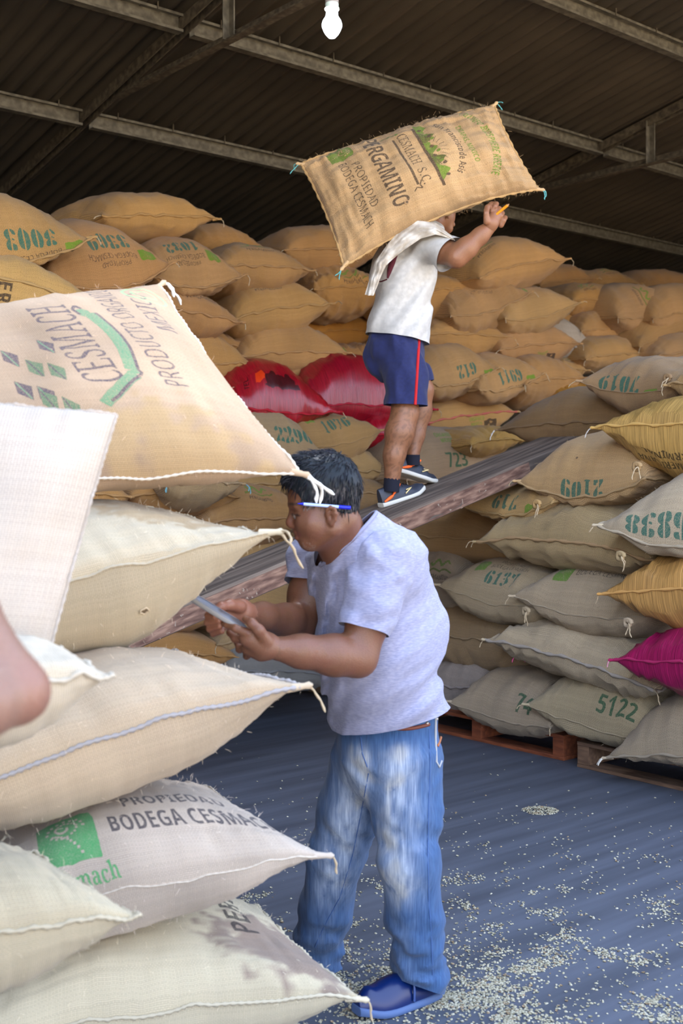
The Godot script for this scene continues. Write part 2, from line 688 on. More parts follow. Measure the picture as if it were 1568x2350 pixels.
# ---------------------------------------------------------------- sacks
func sack_shape(A: Vector3, B: Vector3, C: Vector3, D: Vector3, up: float, dn: float, o: Dictionary, org: Vector3, tint: Color, edge: PackedVector3Array) -> ArrayMesh:
	var nu: int = o.get("nu", 34)
	var nv: int = o.get("nv", 26)
	var N := (B - A).cross(D - A).normalized()
	var wid := A.distance_to(B)
	var dep := A.distance_to(D)
	var sd: float = o.get("seed", 0.0)
	var pu: float = o.get("pu", 3.0)
	var qa: float = o.get("qa", 0.72)
	var qb: float = o.get("qb", 0.72)
	var pv: float = o.get("pv", 2.6)
	var qv: float = o.get("qv", 0.46)
	var cu: float = o.get("cu", 0.06)
	var cv: float = o.get("cv", 0.07)
	var arch: float = o.get("arch", 0.02)
	var sag: float = o.get("sag", 0.0)
	var lift: float = o.get("lift", 0.0)
	var lump: float = o.get("lump", 0.012)
	var wr: float = o.get("wr", 0.007)
	var rot: int = o.get("rot", 0)
	var pr: Array = o.get("at", [0.0, 0.3, 0.6, 0.3])
	# length over the cloth from the front edge to each row, at the middle of the sack
	var run := [PackedFloat32Array(), PackedFloat32Array()]
	for side in 2:
		var last := Vector2(-dep * 0.5, 0)
		var sum := 0.0
		for j in nv + 1:
			var lj := 2.0 * j / nv - 1.0
			var v := lerpf(lj, sin(PI * 0.5 * lj), 0.75)
			var q := Vector2(v * dep * 0.5, pow(maxf(0.0, 1.0 - pow(absf(v), pv)), qv) * (up if side == 0 else dn))
			sum += q.distance_to(last)
			last = q
			run[side].append(sum)
	var face: int = o.get("face", 0)
	var mb := MB.new()
	var stain: float = o.get("stain", 0.12)
	for side in 2:
		for j in nv + 1:
			var lj := 2.0 * j / nv - 1.0
			var v := lerpf(lj, sin(PI * 0.5 * lj), 0.75)
			for i in nu + 1:
				var li := 2.0 * i / nu - 1.0
				var u := lerpf(li, sin(PI * 0.5 * li), 0.6)
				var uu := u * (1.0 - cu * (1.0 - v * v))
				var vv := v * (1.0 - cv * (1.0 - u * u))
				var s := (uu + 1.0) * 0.5
				var t := (vv + 1.0) * 0.5
				var p := A.lerp(B, s).lerp(D.lerp(C, s), t)
				var hu := pow(maxf(0.0, 1.0 - pow(absf(u), pu)), qa if u < 0 else qb)
				var h := hu * pow(maxf(0.0, 1.0 - pow(absf(v), pv)), qv)
				var q := Vector3(u * wid * 0.5, v * dep * 0.5, side * 3.0 + sd * 7.0)
				var ripple := noise.get_noise_3d(u * 14.0 + sd * 31, v * 1.2 + side * 9, sd) * wr * 2.4
				ripple += noise.get_noise_3d(u * 1.6 + sd * 11, v * 9.0 + side * 9, sd + 40) * wr * 1.6
				var rim := smoothstep(0.0, 0.25, h) * (1.0 - 0.55 * smoothstep(0.5, 1.0, h))
				var lp := noise.get_noise_3d(q.x * 3.2, q.y * 3.2, q.z * 2.0) * lump * 1.6 * smoothstep(0.0, 0.3, h)
				var hh := h * (up if side == 0 else dn) + lp + ripple * rim
				p += N * (hh if side == 0 else -hh)
				p += N * (arch * (1.0 - u * u) * (1.0 - t))
				p.y += lift * (1.0 - u * u) * (1.0 - t) * (1.0 - t) - sag * u * u
				if i == 0 or j == 0 or i == nu or j == nv:
					p += N * noise.get_noise_3d(u * 3.0 + sd, v * 3.0, sd * 3.0) * 0.016
				mb.v.append(p - org)
				mb.uv.append(Vector2(u * wid * 0.5 + sd, run[side][j] + side * 0.37 + sd))
				var w2 := Vector2(0.002, 0.002)
				if side == face:
					var across: bool = rot % 2 == 0
					var du: float = (u - pr[0]) * wid * 0.5 / (pr[2] if across else pr[3])
					var dv: float = (run[side][j] - pr[1]) / (pr[3] if across else pr[2])
					if face == 1:
						dv = -dv
					match rot:
						0: w2 = Vector2(0.5 + du, 0.5 - dv)
						1: w2 = Vector2(0.5 - dv, 0.5 - du)
						2: w2 = Vector2(0.5 - du, 0.5 + dv)
						3: w2 = Vector2(0.5 + dv, 0.5 + du)
					w2 = w2.clamp(Vector2(0.002, 0.002), Vector2(0.998, 0.998))
				mb.uv2.append(w2)
				var b := 1.0 + stain * noise.get_noise_3d(q.x * 2.2 + 50, q.y * 2.2, q.z) * 1.6 + 0.05 * noise.get_noise_3d(q.x * 12.0, q.y * 1.5, q.z + 9)
				var c := tint * b
				if o.has("patch"):
					var pa: Array = o.patch     # a damp or dusty patch: u, v, radius, colour
					var k := smoothstep(pa[2], pa[2] * 0.75, Vector2(u - pa[0], v - pa[1]).length() + 0.25 * noise.get_noise_2d(u * 5, v * 5))
					if side == face:
						c = c.lerp(pa[3], k)
				mb.col.append(Color(clampf(c.r, 0, 1), clampf(c.g, 0, 1), clampf(c.b, 0, 1)))
		var base := side * (nu + 1) * (nv + 1)
		for j in nv:
			for i in nu:
				var a := base + j * (nu + 1) + i
				if side == 0:
					mb.quad(a, a + nu + 1, a + nu + 2, a + 1)
				else:
					mb.quad(a, a + 1, a + nu + 2, a + nu + 1)
	# the outline: A to B, to C, to D
	for i in range(0, nu + 1):
		edge.append(mb.v[i])
	for j in range(1, nv + 1):
		edge.append(mb.v[j * (nu + 1) + nu])
	for i in range(nu - 1, -1, -1):
		edge.append(mb.v[nv * (nu + 1) + i])
	for j in range(nv - 1, -1, -1):
		edge.append(mb.v[j * (nu + 1)])
	mb.smooth()
	# round the two sides into each other at the sewn edge
	for j in nv + 1:
		for i in nu + 1:
			if i == 0 or j == 0 or i == nu or j == nv:
				var a := j * (nu + 1) + i
				var b := a + (nu + 1) * (nv + 1)
				var m := (mb.n[a] + mb.n[b])
				if m.length() > 0.05:
					m = m.normalized()
					mb.n[a] = (mb.n[a] + m).normalized()
					mb.n[b] = (mb.n[b] + m).normalized()
	return mb.mesh()


func twine(mb: MB, at: Vector3, dir: Vector3, length: float, r: float, color: Color, droop := 0.6) -> void:
	var pts := PackedVector3Array()
	var rad := PackedFloat32Array()
	var p := at
	var d := dir.normalized()
	var n := 9
	for k in n:
		pts.append(p)
		rad.append(r * (1.0 + 0.25 * sin(k * 2.1)) * (0.6 if k == n - 1 else 1.0))
		d = (d + Vector3(rng.randf_range(-0.4, 0.4), rng.randf_range(-0.35, 0.25) - droop * 0.3, rng.randf_range(-0.4, 0.4))).normalized()
		p += d * length / n
	mb.tube(pts, rad, 5, true, color)


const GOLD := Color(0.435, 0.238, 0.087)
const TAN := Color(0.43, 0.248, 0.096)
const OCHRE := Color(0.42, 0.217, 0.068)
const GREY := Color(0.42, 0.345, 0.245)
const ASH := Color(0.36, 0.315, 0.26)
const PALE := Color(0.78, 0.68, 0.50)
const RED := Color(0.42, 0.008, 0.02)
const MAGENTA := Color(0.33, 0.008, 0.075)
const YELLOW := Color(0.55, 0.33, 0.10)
var sack_count := 0


# a sack from the two ends of its visible edge (pixels), its bulge above and below that edge (pixels), and what lies behind
func S(label: String, ax: float, ay: float, bx: float, by: float, up: float, dn: float, o := {}) -> Node3D:
	var da := 5.0
	var db := 5.0
	if o.has("d"):
		da = o.d[0]
		db = o.d[1]
	elif o.has("s"):
		da = depth_s(ax, o.s)
		db = depth_s(bx, o.s)
	elif o.has("t"):
		da = depth_t(ax, o.t)
		db = depth_t(bx, o.t)
	var A := P(ax, ay, da)
	var B := P(bx, by, db)
	var C: Vector3
	var D: Vector3
	if o.has("C"):
		C = P(o.C[0], o.C[1], o.C[2])
		D = P(o.D[0], o.D[1], o.D[2])
	else:
		var e1 := (B - A).normalized()
		var e3 := Vector3.UP.cross(e1).normalized().rotated(e1, deg_to_rad(o.get("roll", 0.0)))
		var sk: float = o.get("sk", 0.0)
		C = B + (e3 + e1 * sk) * float(o.get("L", 0.72))
		D = A + (e3 + e1 * sk) * float(o.get("L", 0.72))
	var dm := (da + db) * 0.5
	sack_count += 1
	o.seed = o.get("seed", sack_count * 1.37)
	var tint: Color = o.get("c", GOLD)
	rng.seed = sack_count * 77
	var vary := rng.randf_range(0.92, 1.08)
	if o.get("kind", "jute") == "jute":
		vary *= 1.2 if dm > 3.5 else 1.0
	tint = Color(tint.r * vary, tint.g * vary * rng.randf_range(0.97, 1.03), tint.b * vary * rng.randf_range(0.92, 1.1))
	var N := (B - A).cross(D - A).normalized()
	var org := (A + B + C + D) * 0.25
	org.y = minf(A.y, minf(B.y, minf(C.y, D.y))) - dn * dm / FL * 0.9
	var edge := PackedVector3Array()
	var plump: float = o.get("plump", 1.42 if dm > 4.5 else 1.15)
	var mesh := sack_shape(A, B, C, D, up * plump * dm / FL, dn * plump * dm / FL, o, org, tint, edge)
	var kind: String = o.get("kind", "jute")
	var t := thing("jute_sack" if kind == "jute" else "plastic_sack", label, "sack", org, o.get("group", "coffee sacks"))
	var mat: Material
	var pk: String = o.get("p", "")
	if kind == "jute":
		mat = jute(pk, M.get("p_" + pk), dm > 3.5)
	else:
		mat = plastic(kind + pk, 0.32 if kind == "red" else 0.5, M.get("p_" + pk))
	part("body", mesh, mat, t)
	# seam: a rolled, stitched edge
	var sb := MB.new()
	var pts := PackedVector3Array()
	var rad := PackedFloat32Array()
	var r0: float = o.get("seam", 0.0065 if dm > 4.5 else 0.0045)
	var mid := Vector3.ZERO
	for p in edge:
		mid += p / edge.size()
	var near: bool = dm < 4.5
	var cnt := edge.size()
	for k in cnt:
		var a := edge[k]
		var b := edge[(k + 1) % cnt]
		var steps := maxi(1, int(a.distance_to(b) / (0.007 if near else 0.02)))
		for q in steps:
			pts.append(a.lerp(b, float(q) / steps) + (a - mid).normalized() * r0 * 0.4)
			rad.append(r0 * (1.0 + (0.38 if (pts.size() / (1 if near else 2)) % 2 else -0.3)))
	pts.append(pts[0])
	rad.append(rad[0])
	var sc: Color = o.get("sc", tint * (0.62 if kind == "jute" else 0.9))
	sb.tube(pts, rad, 5, false, Color(sc.r, sc.g, sc.b))
	var sm := flat_vertex("seam thread")
	part("seam", sb.mesh(), sm, t)
	# knotted ears with twine
	var tc: Color = o.get("tc", Color(0.44, 0.34, 0.21))
	var ends: Array = o.get("ties", [0, 1])
	var corner := [0, int(o.get("nu", 34)), int(o.get("nu", 34)) + int(o.get("nv", 26)), 2 * int(o.get("nu", 34)) + int(o.get("nv", 26))]
	for e: int in ends:
		var tb := MB.new()
		var c: Vector3 = edge[corner[e]]
		var out := (c - mid).normalized()
		var k: float = o.get("ear", 1.0)
		var kp := PackedVector3Array([c - out * 0.035, c - out * 0.012, c + out * 0.006 * k, c + out * 0.018 * k, c + out * 0.026 * k])
		var ec := Color(tint.r * 0.8, tint.g * 0.79, tint.b * 0.76)
		tb.tube(kp, PackedFloat32Array([0.011, 0.009 * k, 0.007 * k, 0.009 * k, 0.003]), 7, true, ec)
		for q in int(o.get("tails", 1)):
			twine(tb, c + out * 0.012, out + Vector3(0, rng.randf_range(-0.6, 0.6), 0), rng.randf_range(0.05, 0.1) * float(o.get("tl", 1.0)), 0.0028 * float(o.get("tr", 1.0)), tc)
		part("corner_tie", tb.mesh(), sm, t)
	if o.has("knot"):               # a tied ear pressed into the end: u, v on the top (or bottom) face
		var kb := MB.new()
		for kk: Array in o.knot:
			var e1 := (B - A).normalized()
			var w: Vector3 = P(kk[0], kk[1], kk[2]) - org
			var pts2 := PackedVector3Array()
			var rd := PackedFloat32Array()
			for q in 15:
				var an := q * TAU / 11.0
				pts2.append(w + (e1 * cos(an) + N * sin(an)) * (0.022 - q * 0.0008) + (-P(0, 0, 1).normalized()) * 0.0)
				rd.append(0.011 * (1.0 + 0.2 * sin(q * 2.0)))
			kb.tube(pts2, rd, 6, true, Color(tint.r * 0.6, tint.g * 0.58, tint.b * 0.55))
			twine(kb, w + Vector3(0, 0, 0.02), Vector3(rng.randf_range(-1, 1), -0.6, 0.8), 0.09, 0.003, tc)
			twine(kb, w + Vector3(0, 0, 0.02), Vector3(rng.randf_range(-1, 1), -0.9, 0.5), 0.07, 0.003, tc)
		part("tied_end", kb.mesh(), sm, t)
	if o.has("hole"):               # a small torn hole left by the probe, beans showing
		var vv: PackedVector3Array = mesh.surface_get_arrays(0)[Mesh.ARRAY_VERTEX]
		var vn: PackedVector3Array = mesh.surface_get_arrays(0)[Mesh.ARRAY_NORMAL]
		var best := 0
		var bd := 1e9
		for k in vv.size():
			var w := vv[k] + org
			var dist := pix(w).distance_to(Vector2(o.hole[0], o.hole[1])) - w.z * 40.0
			if dist < bd:
				bd = dist
				best = k
		var nn := vn[best]
		var ux := nn.cross(Vector3.UP).normalized()
		var uy := nn.cross(ux)
		var hb := MB.new()
		var rg := PackedVector3Array()
		var rr := PackedFloat32Array()
		for k in 13:
			var an := TAU * k / 12.0
			rg.append(vv[best] + nn * 0.001 + (ux * cos(an) + uy * sin(an)) * 0.010 * (1.0 + 0.2 * sin(k * 2.3)))
			rr.append(0.0022)
		hb.tube(rg, rr, 5, false, Color(tint.r * 0.7, tint.g * 0.65, tint.b * 0.6))
		hb.lathe(PackedVector2Array([Vector2(0.009, 0.0), Vector2(0.005, 0.0015), Vector2(0.0003, 0.002)]), 12, Transform3D(Basis(ux, nn, uy), vv[best]))
		hb.n.clear()
		hb.col.resize(hb.v.size())
		for k in range(13 * 5, hb.v.size()):
			hb.col[k] = Color(0.13, 0.09, 0.05)
		hb.uv.clear()
		hb.uv2.clear()
		part("probe_hole", hb.mesh(), sm, t)
	if o.has("fuzz"):               # loose jute fibres standing off the cloth
		var fb := MB.new()
		var av: PackedVector3Array = mesh.surface_get_arrays(0)[Mesh.ARRAY_VERTEX]
		var an2: PackedVector3Array = mesh.surface_get_arrays(0)[Mesh.ARRAY_NORMAL]
		for k in int(o.fuzz):
			var i := rng.randi() % av.size()
			var p := av[i] + Vector3(rng.randf_range(-1, 1), rng.randf_range(-1, 1), rng.randf_range(-1, 1)) * 0.012
			var d := (an2[i] + Vector3(rng.randf_range(-1, 1), rng.randf_range(-1, 1), rng.randf_range(-1, 1)) * 0.9).normalized()
			var ln := rng.randf_range(0.006, 0.02) * float(o.get("fl", 1.0))
			var pp := PackedVector3Array()
			for q in 3:
				pp.append(p)
				d = (d + Vector3(rng.randf_range(-1, 1), rng.randf_range(-1, 0.6), rng.randf_range(-1, 1)) * 0.35).normalized()
				p += d * ln * 0.5
			fb.tube(pp, PackedFloat32Array([0.0004, 0.00035, 0.0002]), 3, false, Color(tint.r * 1.15, tint.g * 1.15, tint.b * 1.15))
		var fo := part("stray_fibres", fb.mesh(), sm, t)
		fo.set_meta("kind", "stuff")
	return t


func flat_vertex(nm: String) -> StandardMaterial3D:
	if M.has(nm):
		return M[nm]
	var m := StandardMaterial3D.new()
	m.resource_name = nm
	m.vertex_color_use_as_albedo = true
	m.roughness = 0.92
	M[nm] = m
	return m


func _ready() -> void:
	rng.seed = 1
	noise.seed = 12
	noise.frequency = 1.0
	noise.fractal_octaves = 2
	fine.seed = 5
	fine.frequency = 1.0
	# camera: level, lens shifted so that the horizon sits a little above the middle
	var cam := Camera3D.new()
	cam.name = "camera"
	add_child(cam)
	cam.position = Vector3(0, EYE, 0)
	var near := 0.1
	cam.set_frustum(2350.0 / FL * near, Vector2(0, (YH - 1175.0) / FL * near), near, 200.0)
	cam.current = true
	# daylight from the open front of the shed, behind the camera
	var env := Environment.new()
	env.background_mode = Environment.BG_SKY
	var sky := Sky.new()
	var sm := ProceduralSkyMaterial.new()
	sm.sky_top_color = Color(0.68, 0.76, 0.90)
	sm.sky_horizon_color = Color(0.96, 0.955, 0.95)
	sm.ground_horizon_color = Color(0.7, 0.68, 0.62)
	sm.ground_bottom_color = Color(0.42, 0.38, 0.32)
	sm.sky_curve = 0.12
	sm.sun_angle_max = 1.0
	sky.sky_material = sm
	env.sky = sky
	env.background_energy_multiplier = 3.0
	env.tonemap_mode = Environment.TONE_MAPPER_LINEAR
	env.tonemap_exposure = 1.9
	env.sdfgi_enabled = true
	env.ssao_enabled = true
	env.ssil_enabled = true
	var we := WorldEnvironment.new()
	we.name = "world"
	we.environment = env
	var at := CameraAttributesPhysical.new()
	at.frustum_focal_length = 42.0
	at.frustum_focus_distance = 4.6
	at.exposure_aperture = 4.0
	we.camera_attributes = at
	add_child(we)
	var sun := DirectionalLight3D.new()
	sun.name = "sun"
	sun.light_energy = 5.0
	sun.light_color = Color(1.0, 0.95, 0.86)
	sun.shadow_enabled = true
	add_child(sun)
	# high sun from beyond the rear wall: it lights the yard in front of the shed
	sun.look_at_from_position(Vector3.ZERO, -(W(3.0, -1.5, 4.6)))
	weave_images()
	rib_image()
	build_prints()
	build_shed()
	build_pallets_and_plank()
	near_sacks()
	right_stack()
	back_wall()
	build_bulb()
	build_beans()
	build_people()


func build_prints() -> void:
	M["p_full"] = print_full("")
	M["p_quetzal"] = print_quetzal()
	M["p_bodega"] = print_near()
	M["p_green"] = print_green()
	M["p_red"] = print_red()
	M["p_lot"] = print_lot("723")
	M["p_fair"] = print_lot("")
	for q: String in ["3003", "3369", "1032", "612", "6911", "7019", "2109", "6838", "6137", "719", "1331"]:
		M["p_" + q] = print_tail(q)
	M["p_1076"] = print_tail("1076", false, true)
	M["p_296"] = print_tail("2296", false, false)
	M["p_74"] = print_tail("74", false, false, true)
	M["p_5122"] = print_tail("5122", false, false, true)
	M["p_tail"] = print_tail("")
	M["p_terminal"] = print_words(["LA CENTROAMERICANA", "A4 LA TERMINAL"], "sansbold", Color(0.1, 0.09, 0.07), 512, 110)
	M["p_pe"] = print_words(["PERGAMINO"], "sansbold", INK, 512, 96)


func print_near() -> ImageTexture:
	var cv := Cv.new(768, 384, 3)
	cv.wear = 0.14
	var blue := Color(0.13, 0.14, 0.2)
	leaf_logo(cv, Vector2(118, 150), 92, Color(0.2, 0.6, 0.34))
	write(cv, "Cesmach", "serifbold", Vector2(140, 284), Vector2(200, 58), Color(0.2, 0.6, 0.34), -0.06)
	write(cv, "PROPIEDAD", "sansbold", Vector2(480, 62), Vector2(330, 50), blue)
	write(cv, "BODEGA CESMACH", "sansbold", Vector2(500, 150), Vector2(500, 62), blue)
	return cv.tex()


# ---------------------------------------------------------------- the shed
const ROOF0 := 5.61
const FALL := 0.207


func roof_y(s: float) -> float:
	return ROOF0 - FALL * s


func build_shed() -> void:
	var bs := frame_basis()
	# concrete floor, trowelled in streaks that run along the purlins
	var f2 := MB.new()
	f2.box(Vector3(18.0, 0.2, 10.3), Transform3D(bs, W(4.15, 3.0, -0.1)), 0.01)
	var conc := noisy("floor concrete", Color(0.27, 0.29, 0.33), Color(0.34, 0.362, 0.41), 0.012, Vector3(0.35, 1, 3.2), 0.6, 0.05, 5, false, false)
	conc.uv1_scale = Vector3(2.6, 0.16, 1)
	f2.uv.clear()
	for p in f2.v:
		f2.uv.append(Vector2(-DR.dot(p) * 1.0, DP.dot(p)))
	struct("floor", f2.mesh(), conc)
	var g := MB.new()
	g.box(Vector3(60, 0.2, 40), Transform3D(bs, W(-21.05, 3.0, -0.13)), 0.01)
	struct("ground", g.mesh(), noisy("yard dust", Color(0.62, 0.56, 0.47), Color(0.72, 0.66, 0.57), 0.02, Vector3(0.2, 0.2, 0.2), 0.95))
	# roof: corrugated sheets, each a part of the ceiling
	var ceil := Node3D.new()
	ceil.name = "ceiling"
	ceil.set_meta("kind", "structure")
	add_child(ceil)
	ceil.basis = bs
	var zinc := noisy("old zinc sheet", Color(0.225, 0.195, 0.15), Color(0.31, 0.27, 0.21), 0.02, Vector3(0.5, 0.5, 0.12), 0.55, 0.0, 4)
	zinc.metallic = 0.0
	var sheet := MB.new()
	var wl := 0.125
	var steps := 9 * 8
	for lay in 2:
		for k in steps + 1:
			var x := k * wl / 8.0
			var y := 0.023 * cos(TAU * x / wl) + (0.0 if lay == 0 else 0.03)
			for e in 2:
				var s := 2.3 if e == 0 else 9.6
				sheet.v.append(Vector3(x, roof_y(s) + y, -s))
				var slope := -0.023 * TAU / wl * sin(TAU * x / wl)
				var nn := Vector3(slope, -1, 0).normalized() if lay == 0 else Vector3(-slope, 1, 0).normalized()
				sheet.n.append(nn)
				sheet.uv.append(Vector2(x, s))
		var base := lay * (steps + 1) * 2
		for k in steps:
			var a := base + k * 2
			if lay == 0:
				sheet.quad(a, a + 2, a + 3, a + 1)
			else:
				sheet.quad(a, a + 1, a + 3, a + 2)
	var shm := sheet.mesh()
	for k in 17:
		part("roof_sheet", shm, zinc, ceil, Vector3(-6.0 + k * 1.0625, 0.006 * (k % 2), 0))
	# walls
	var wallm := noisy("dark block wall", Color(0.30, 0.27, 0.23), Color(0.4, 0.36, 0.3), 0.03, Vector3(0.4, 0.4, 0.4), 0.9)
	var wb := MB.new()
	wb.box(Vector3(18.4, 3.7, 0.2), Transform3D(bs, W(9.4, 3.0, 1.85)))
	struct("wall_rear", wb.mesh(), wallm)
	for q: Array in [["wall_left", -6.1], ["wall_right", 12.1]]:
		var w := MB.new()
		w.box(Vector3(0.2, 5.2, 7.0), Transform3D(bs, W(5.85, q[1], 2.6)))
		struct(q[0], w.mesh(), wallm)
	for q: Array in [["wall_front_left", -5.0, 2.2], ["wall_front_right", 11.0, 2.2]]:
		var w := MB.new()
		w.box(Vector3(q[2], 4.9, 0.2), Transform3D(bs, W(2.4, q[1], 2.45)))
		struct(q[0], w.mesh(), wallm)
	var lin := MB.new()
	lin.box(Vector3(18.2, 0.2, 0.1), Transform3D(bs, W(2.4, 3.0, 4.86)))
	struct("trim_1", lin.mesh(), wallm)
	# steel: purlins (lipped channels) between the trusses
	var steel := noisy("weathered steel", Color(0.30, 0.275, 0.225), Color(0.43, 0.40, 0.335), 0.05, Vector3(1, 1, 1), 0.6, 0.02)
	steel.metallic = 0.3
	var rust := noisy("rusty steel", Color(0.24, 0.2, 0.155), Color(0.4, 0.36, 0.28), 0.06, Vector3(1, 1, 1), 0.7, 0.03)
	rust.metallic = 0.2
	var rows := [[7.33, "steel roof purlin lowest on the roof, running behind the carried sack"], [6.056, "steel roof purlin running just above the carried sack"], [4.78, "steel roof purlin crossing the top right corner, lower of the two there"], [3.95, "steel roof purlin in the extreme top right corner, upper of the two there"]]
	for q: Array in rows:
		var s: float = q[0]
		var t := thing("roof_purlin", q[1], "purlin", W(s, -6.0, roof_y(s) - 0.13), "steel roof purlins")
		t.basis = bs
		for seg: Array in [[0.0, 9.83], [9.91, 13.89], [13.97, 18.0]]:
			var mb := MB.new()
			var hh := 0.055
			var prof := PackedVector2Array([Vector2(-0.03, hh), Vector2(-0.03, -hh), Vector2(0.03, -hh), Vector2(0.03, -hh + 0.016), Vector2(0.026, -hh + 0.016), Vector2(0.026, -hh + 0.004), Vector2(-0.026, -hh + 0.004), Vector2(-0.026, hh - 0.004), Vector2(0.026, hh - 0.004), Vector2(0.026, hh - 0.016), Vector2(0.03, hh - 0.016), Vector2(0.03, hh)])
			var xf := Transform3D(Basis(Vector3(0, 0, 1), Vector3.UP, Vector3(-1, 0, 0)), Vector3(0, 0.055, 0))
			mb.sweep(prof, -seg[1], -seg[0], xf)
			part("channel", mb.mesh(), steel, t)
		# hook bolts that hold the sheets
		var bm := MB.new()
		for k in 40:
			bm.tube(PackedVector3Array([Vector3(k * 0.45 + 0.2, 0.09, 0.035), Vector3(k * 0.45 + 0.2, 0.15, 0.035)]), PackedFloat32Array([0.004, 0.004]), 5)
		var bo := part("hook_bolts", bm.mesh(), rust, t)
		bo.set_meta("kind", "stuff")
	# trusses along the fall of the roof
	for q: Array in [[3.87, "rusty steel roof truss over the left sacks"], [7.93, "steel roof truss in the shade at the right edge"]]:
		var t := thing("roof_truss", q[1], "truss", W(3.0, q[0], 3.5), "steel roof trusses")
		t.basis = bs
		var lo := 3.5
		var mb := MB.new()
		for e: float in [-0.03, 0.03]:
			beam(mb, Vector3(e, roof_y(2.5) - 0.06 - lo, 0.5), Vector3(e, roof_y(9.2) - 0.06 - lo, -6.2), Vector2(0.012, 0.07))
		beam(mb, Vector3(0, roof_y(2.5) - 0.03 - lo, 0.5), Vector3(0, roof_y(9.2) - 0.03 - lo, -6.2), Vector2(0.075, 0.012))
		part("top_chord", mb.mesh(), rust, t)
		mb = MB.new()
		beam(mb, Vector3(0, roof_y(7.0) - lo - 0.10, 0.5), Vector3(0, roof_y(7.0) - lo - 0.10, -3.9), Vector2(0.06, 0.012))
		beam(mb, Vector3(0.026, roof_y(7.0) - lo - 0.07, 0.5), Vector3(0.026, roof_y(7.0) - lo - 0.07, -3.9), Vector2(0.012, 0.06))
		part("bottom_chord", mb.mesh(), rust, t)
		for s: float in [5.6, 4.2, 2.8]:
			mb = MB.new()
			var top := roof_y(s) - lo - 0.05
			var bot := roof_y(7.0) - lo - 0.1
			beam(mb, Vector3(-0.02, bot, 3.0 - s), Vector3(-0.02, top, 3.0 - s), Vector2(0.055, 0.01))
			beam(mb, Vector3(0.0, bot, 3.025 - s), Vector3(0.0, top, 3.025 - s), Vector2(0.01, 0.05))
			part("post", mb.mesh(), steel, t)
			if s > 1.0 and s < 5.0:
				mb = MB.new()
				beam(mb, Vector3(0.02, bot, 3.0 - s), Vector3(0.02, roof_y(s - 1.4) - lo - 0.06, 4.4 - s), Vector2(0.04, 0.01))
				part("brace", mb.mesh(), rust, t)


func beam(mb: MB, a: Vector3, b: Vector3, sec: Vector2) -> void:
	var z := (b - a).normalized()
	var x := Vector3.UP.cross(z)
	if x.length() < 0.05:
		x = Vector3.RIGHT
	x = x.normalized()
	mb.box(Vector3(sec.x, sec.y, a.distance_to(b)), Transform3D(Basis(x, z.cross(x), z), (a + b) * 0.5), 0.003)


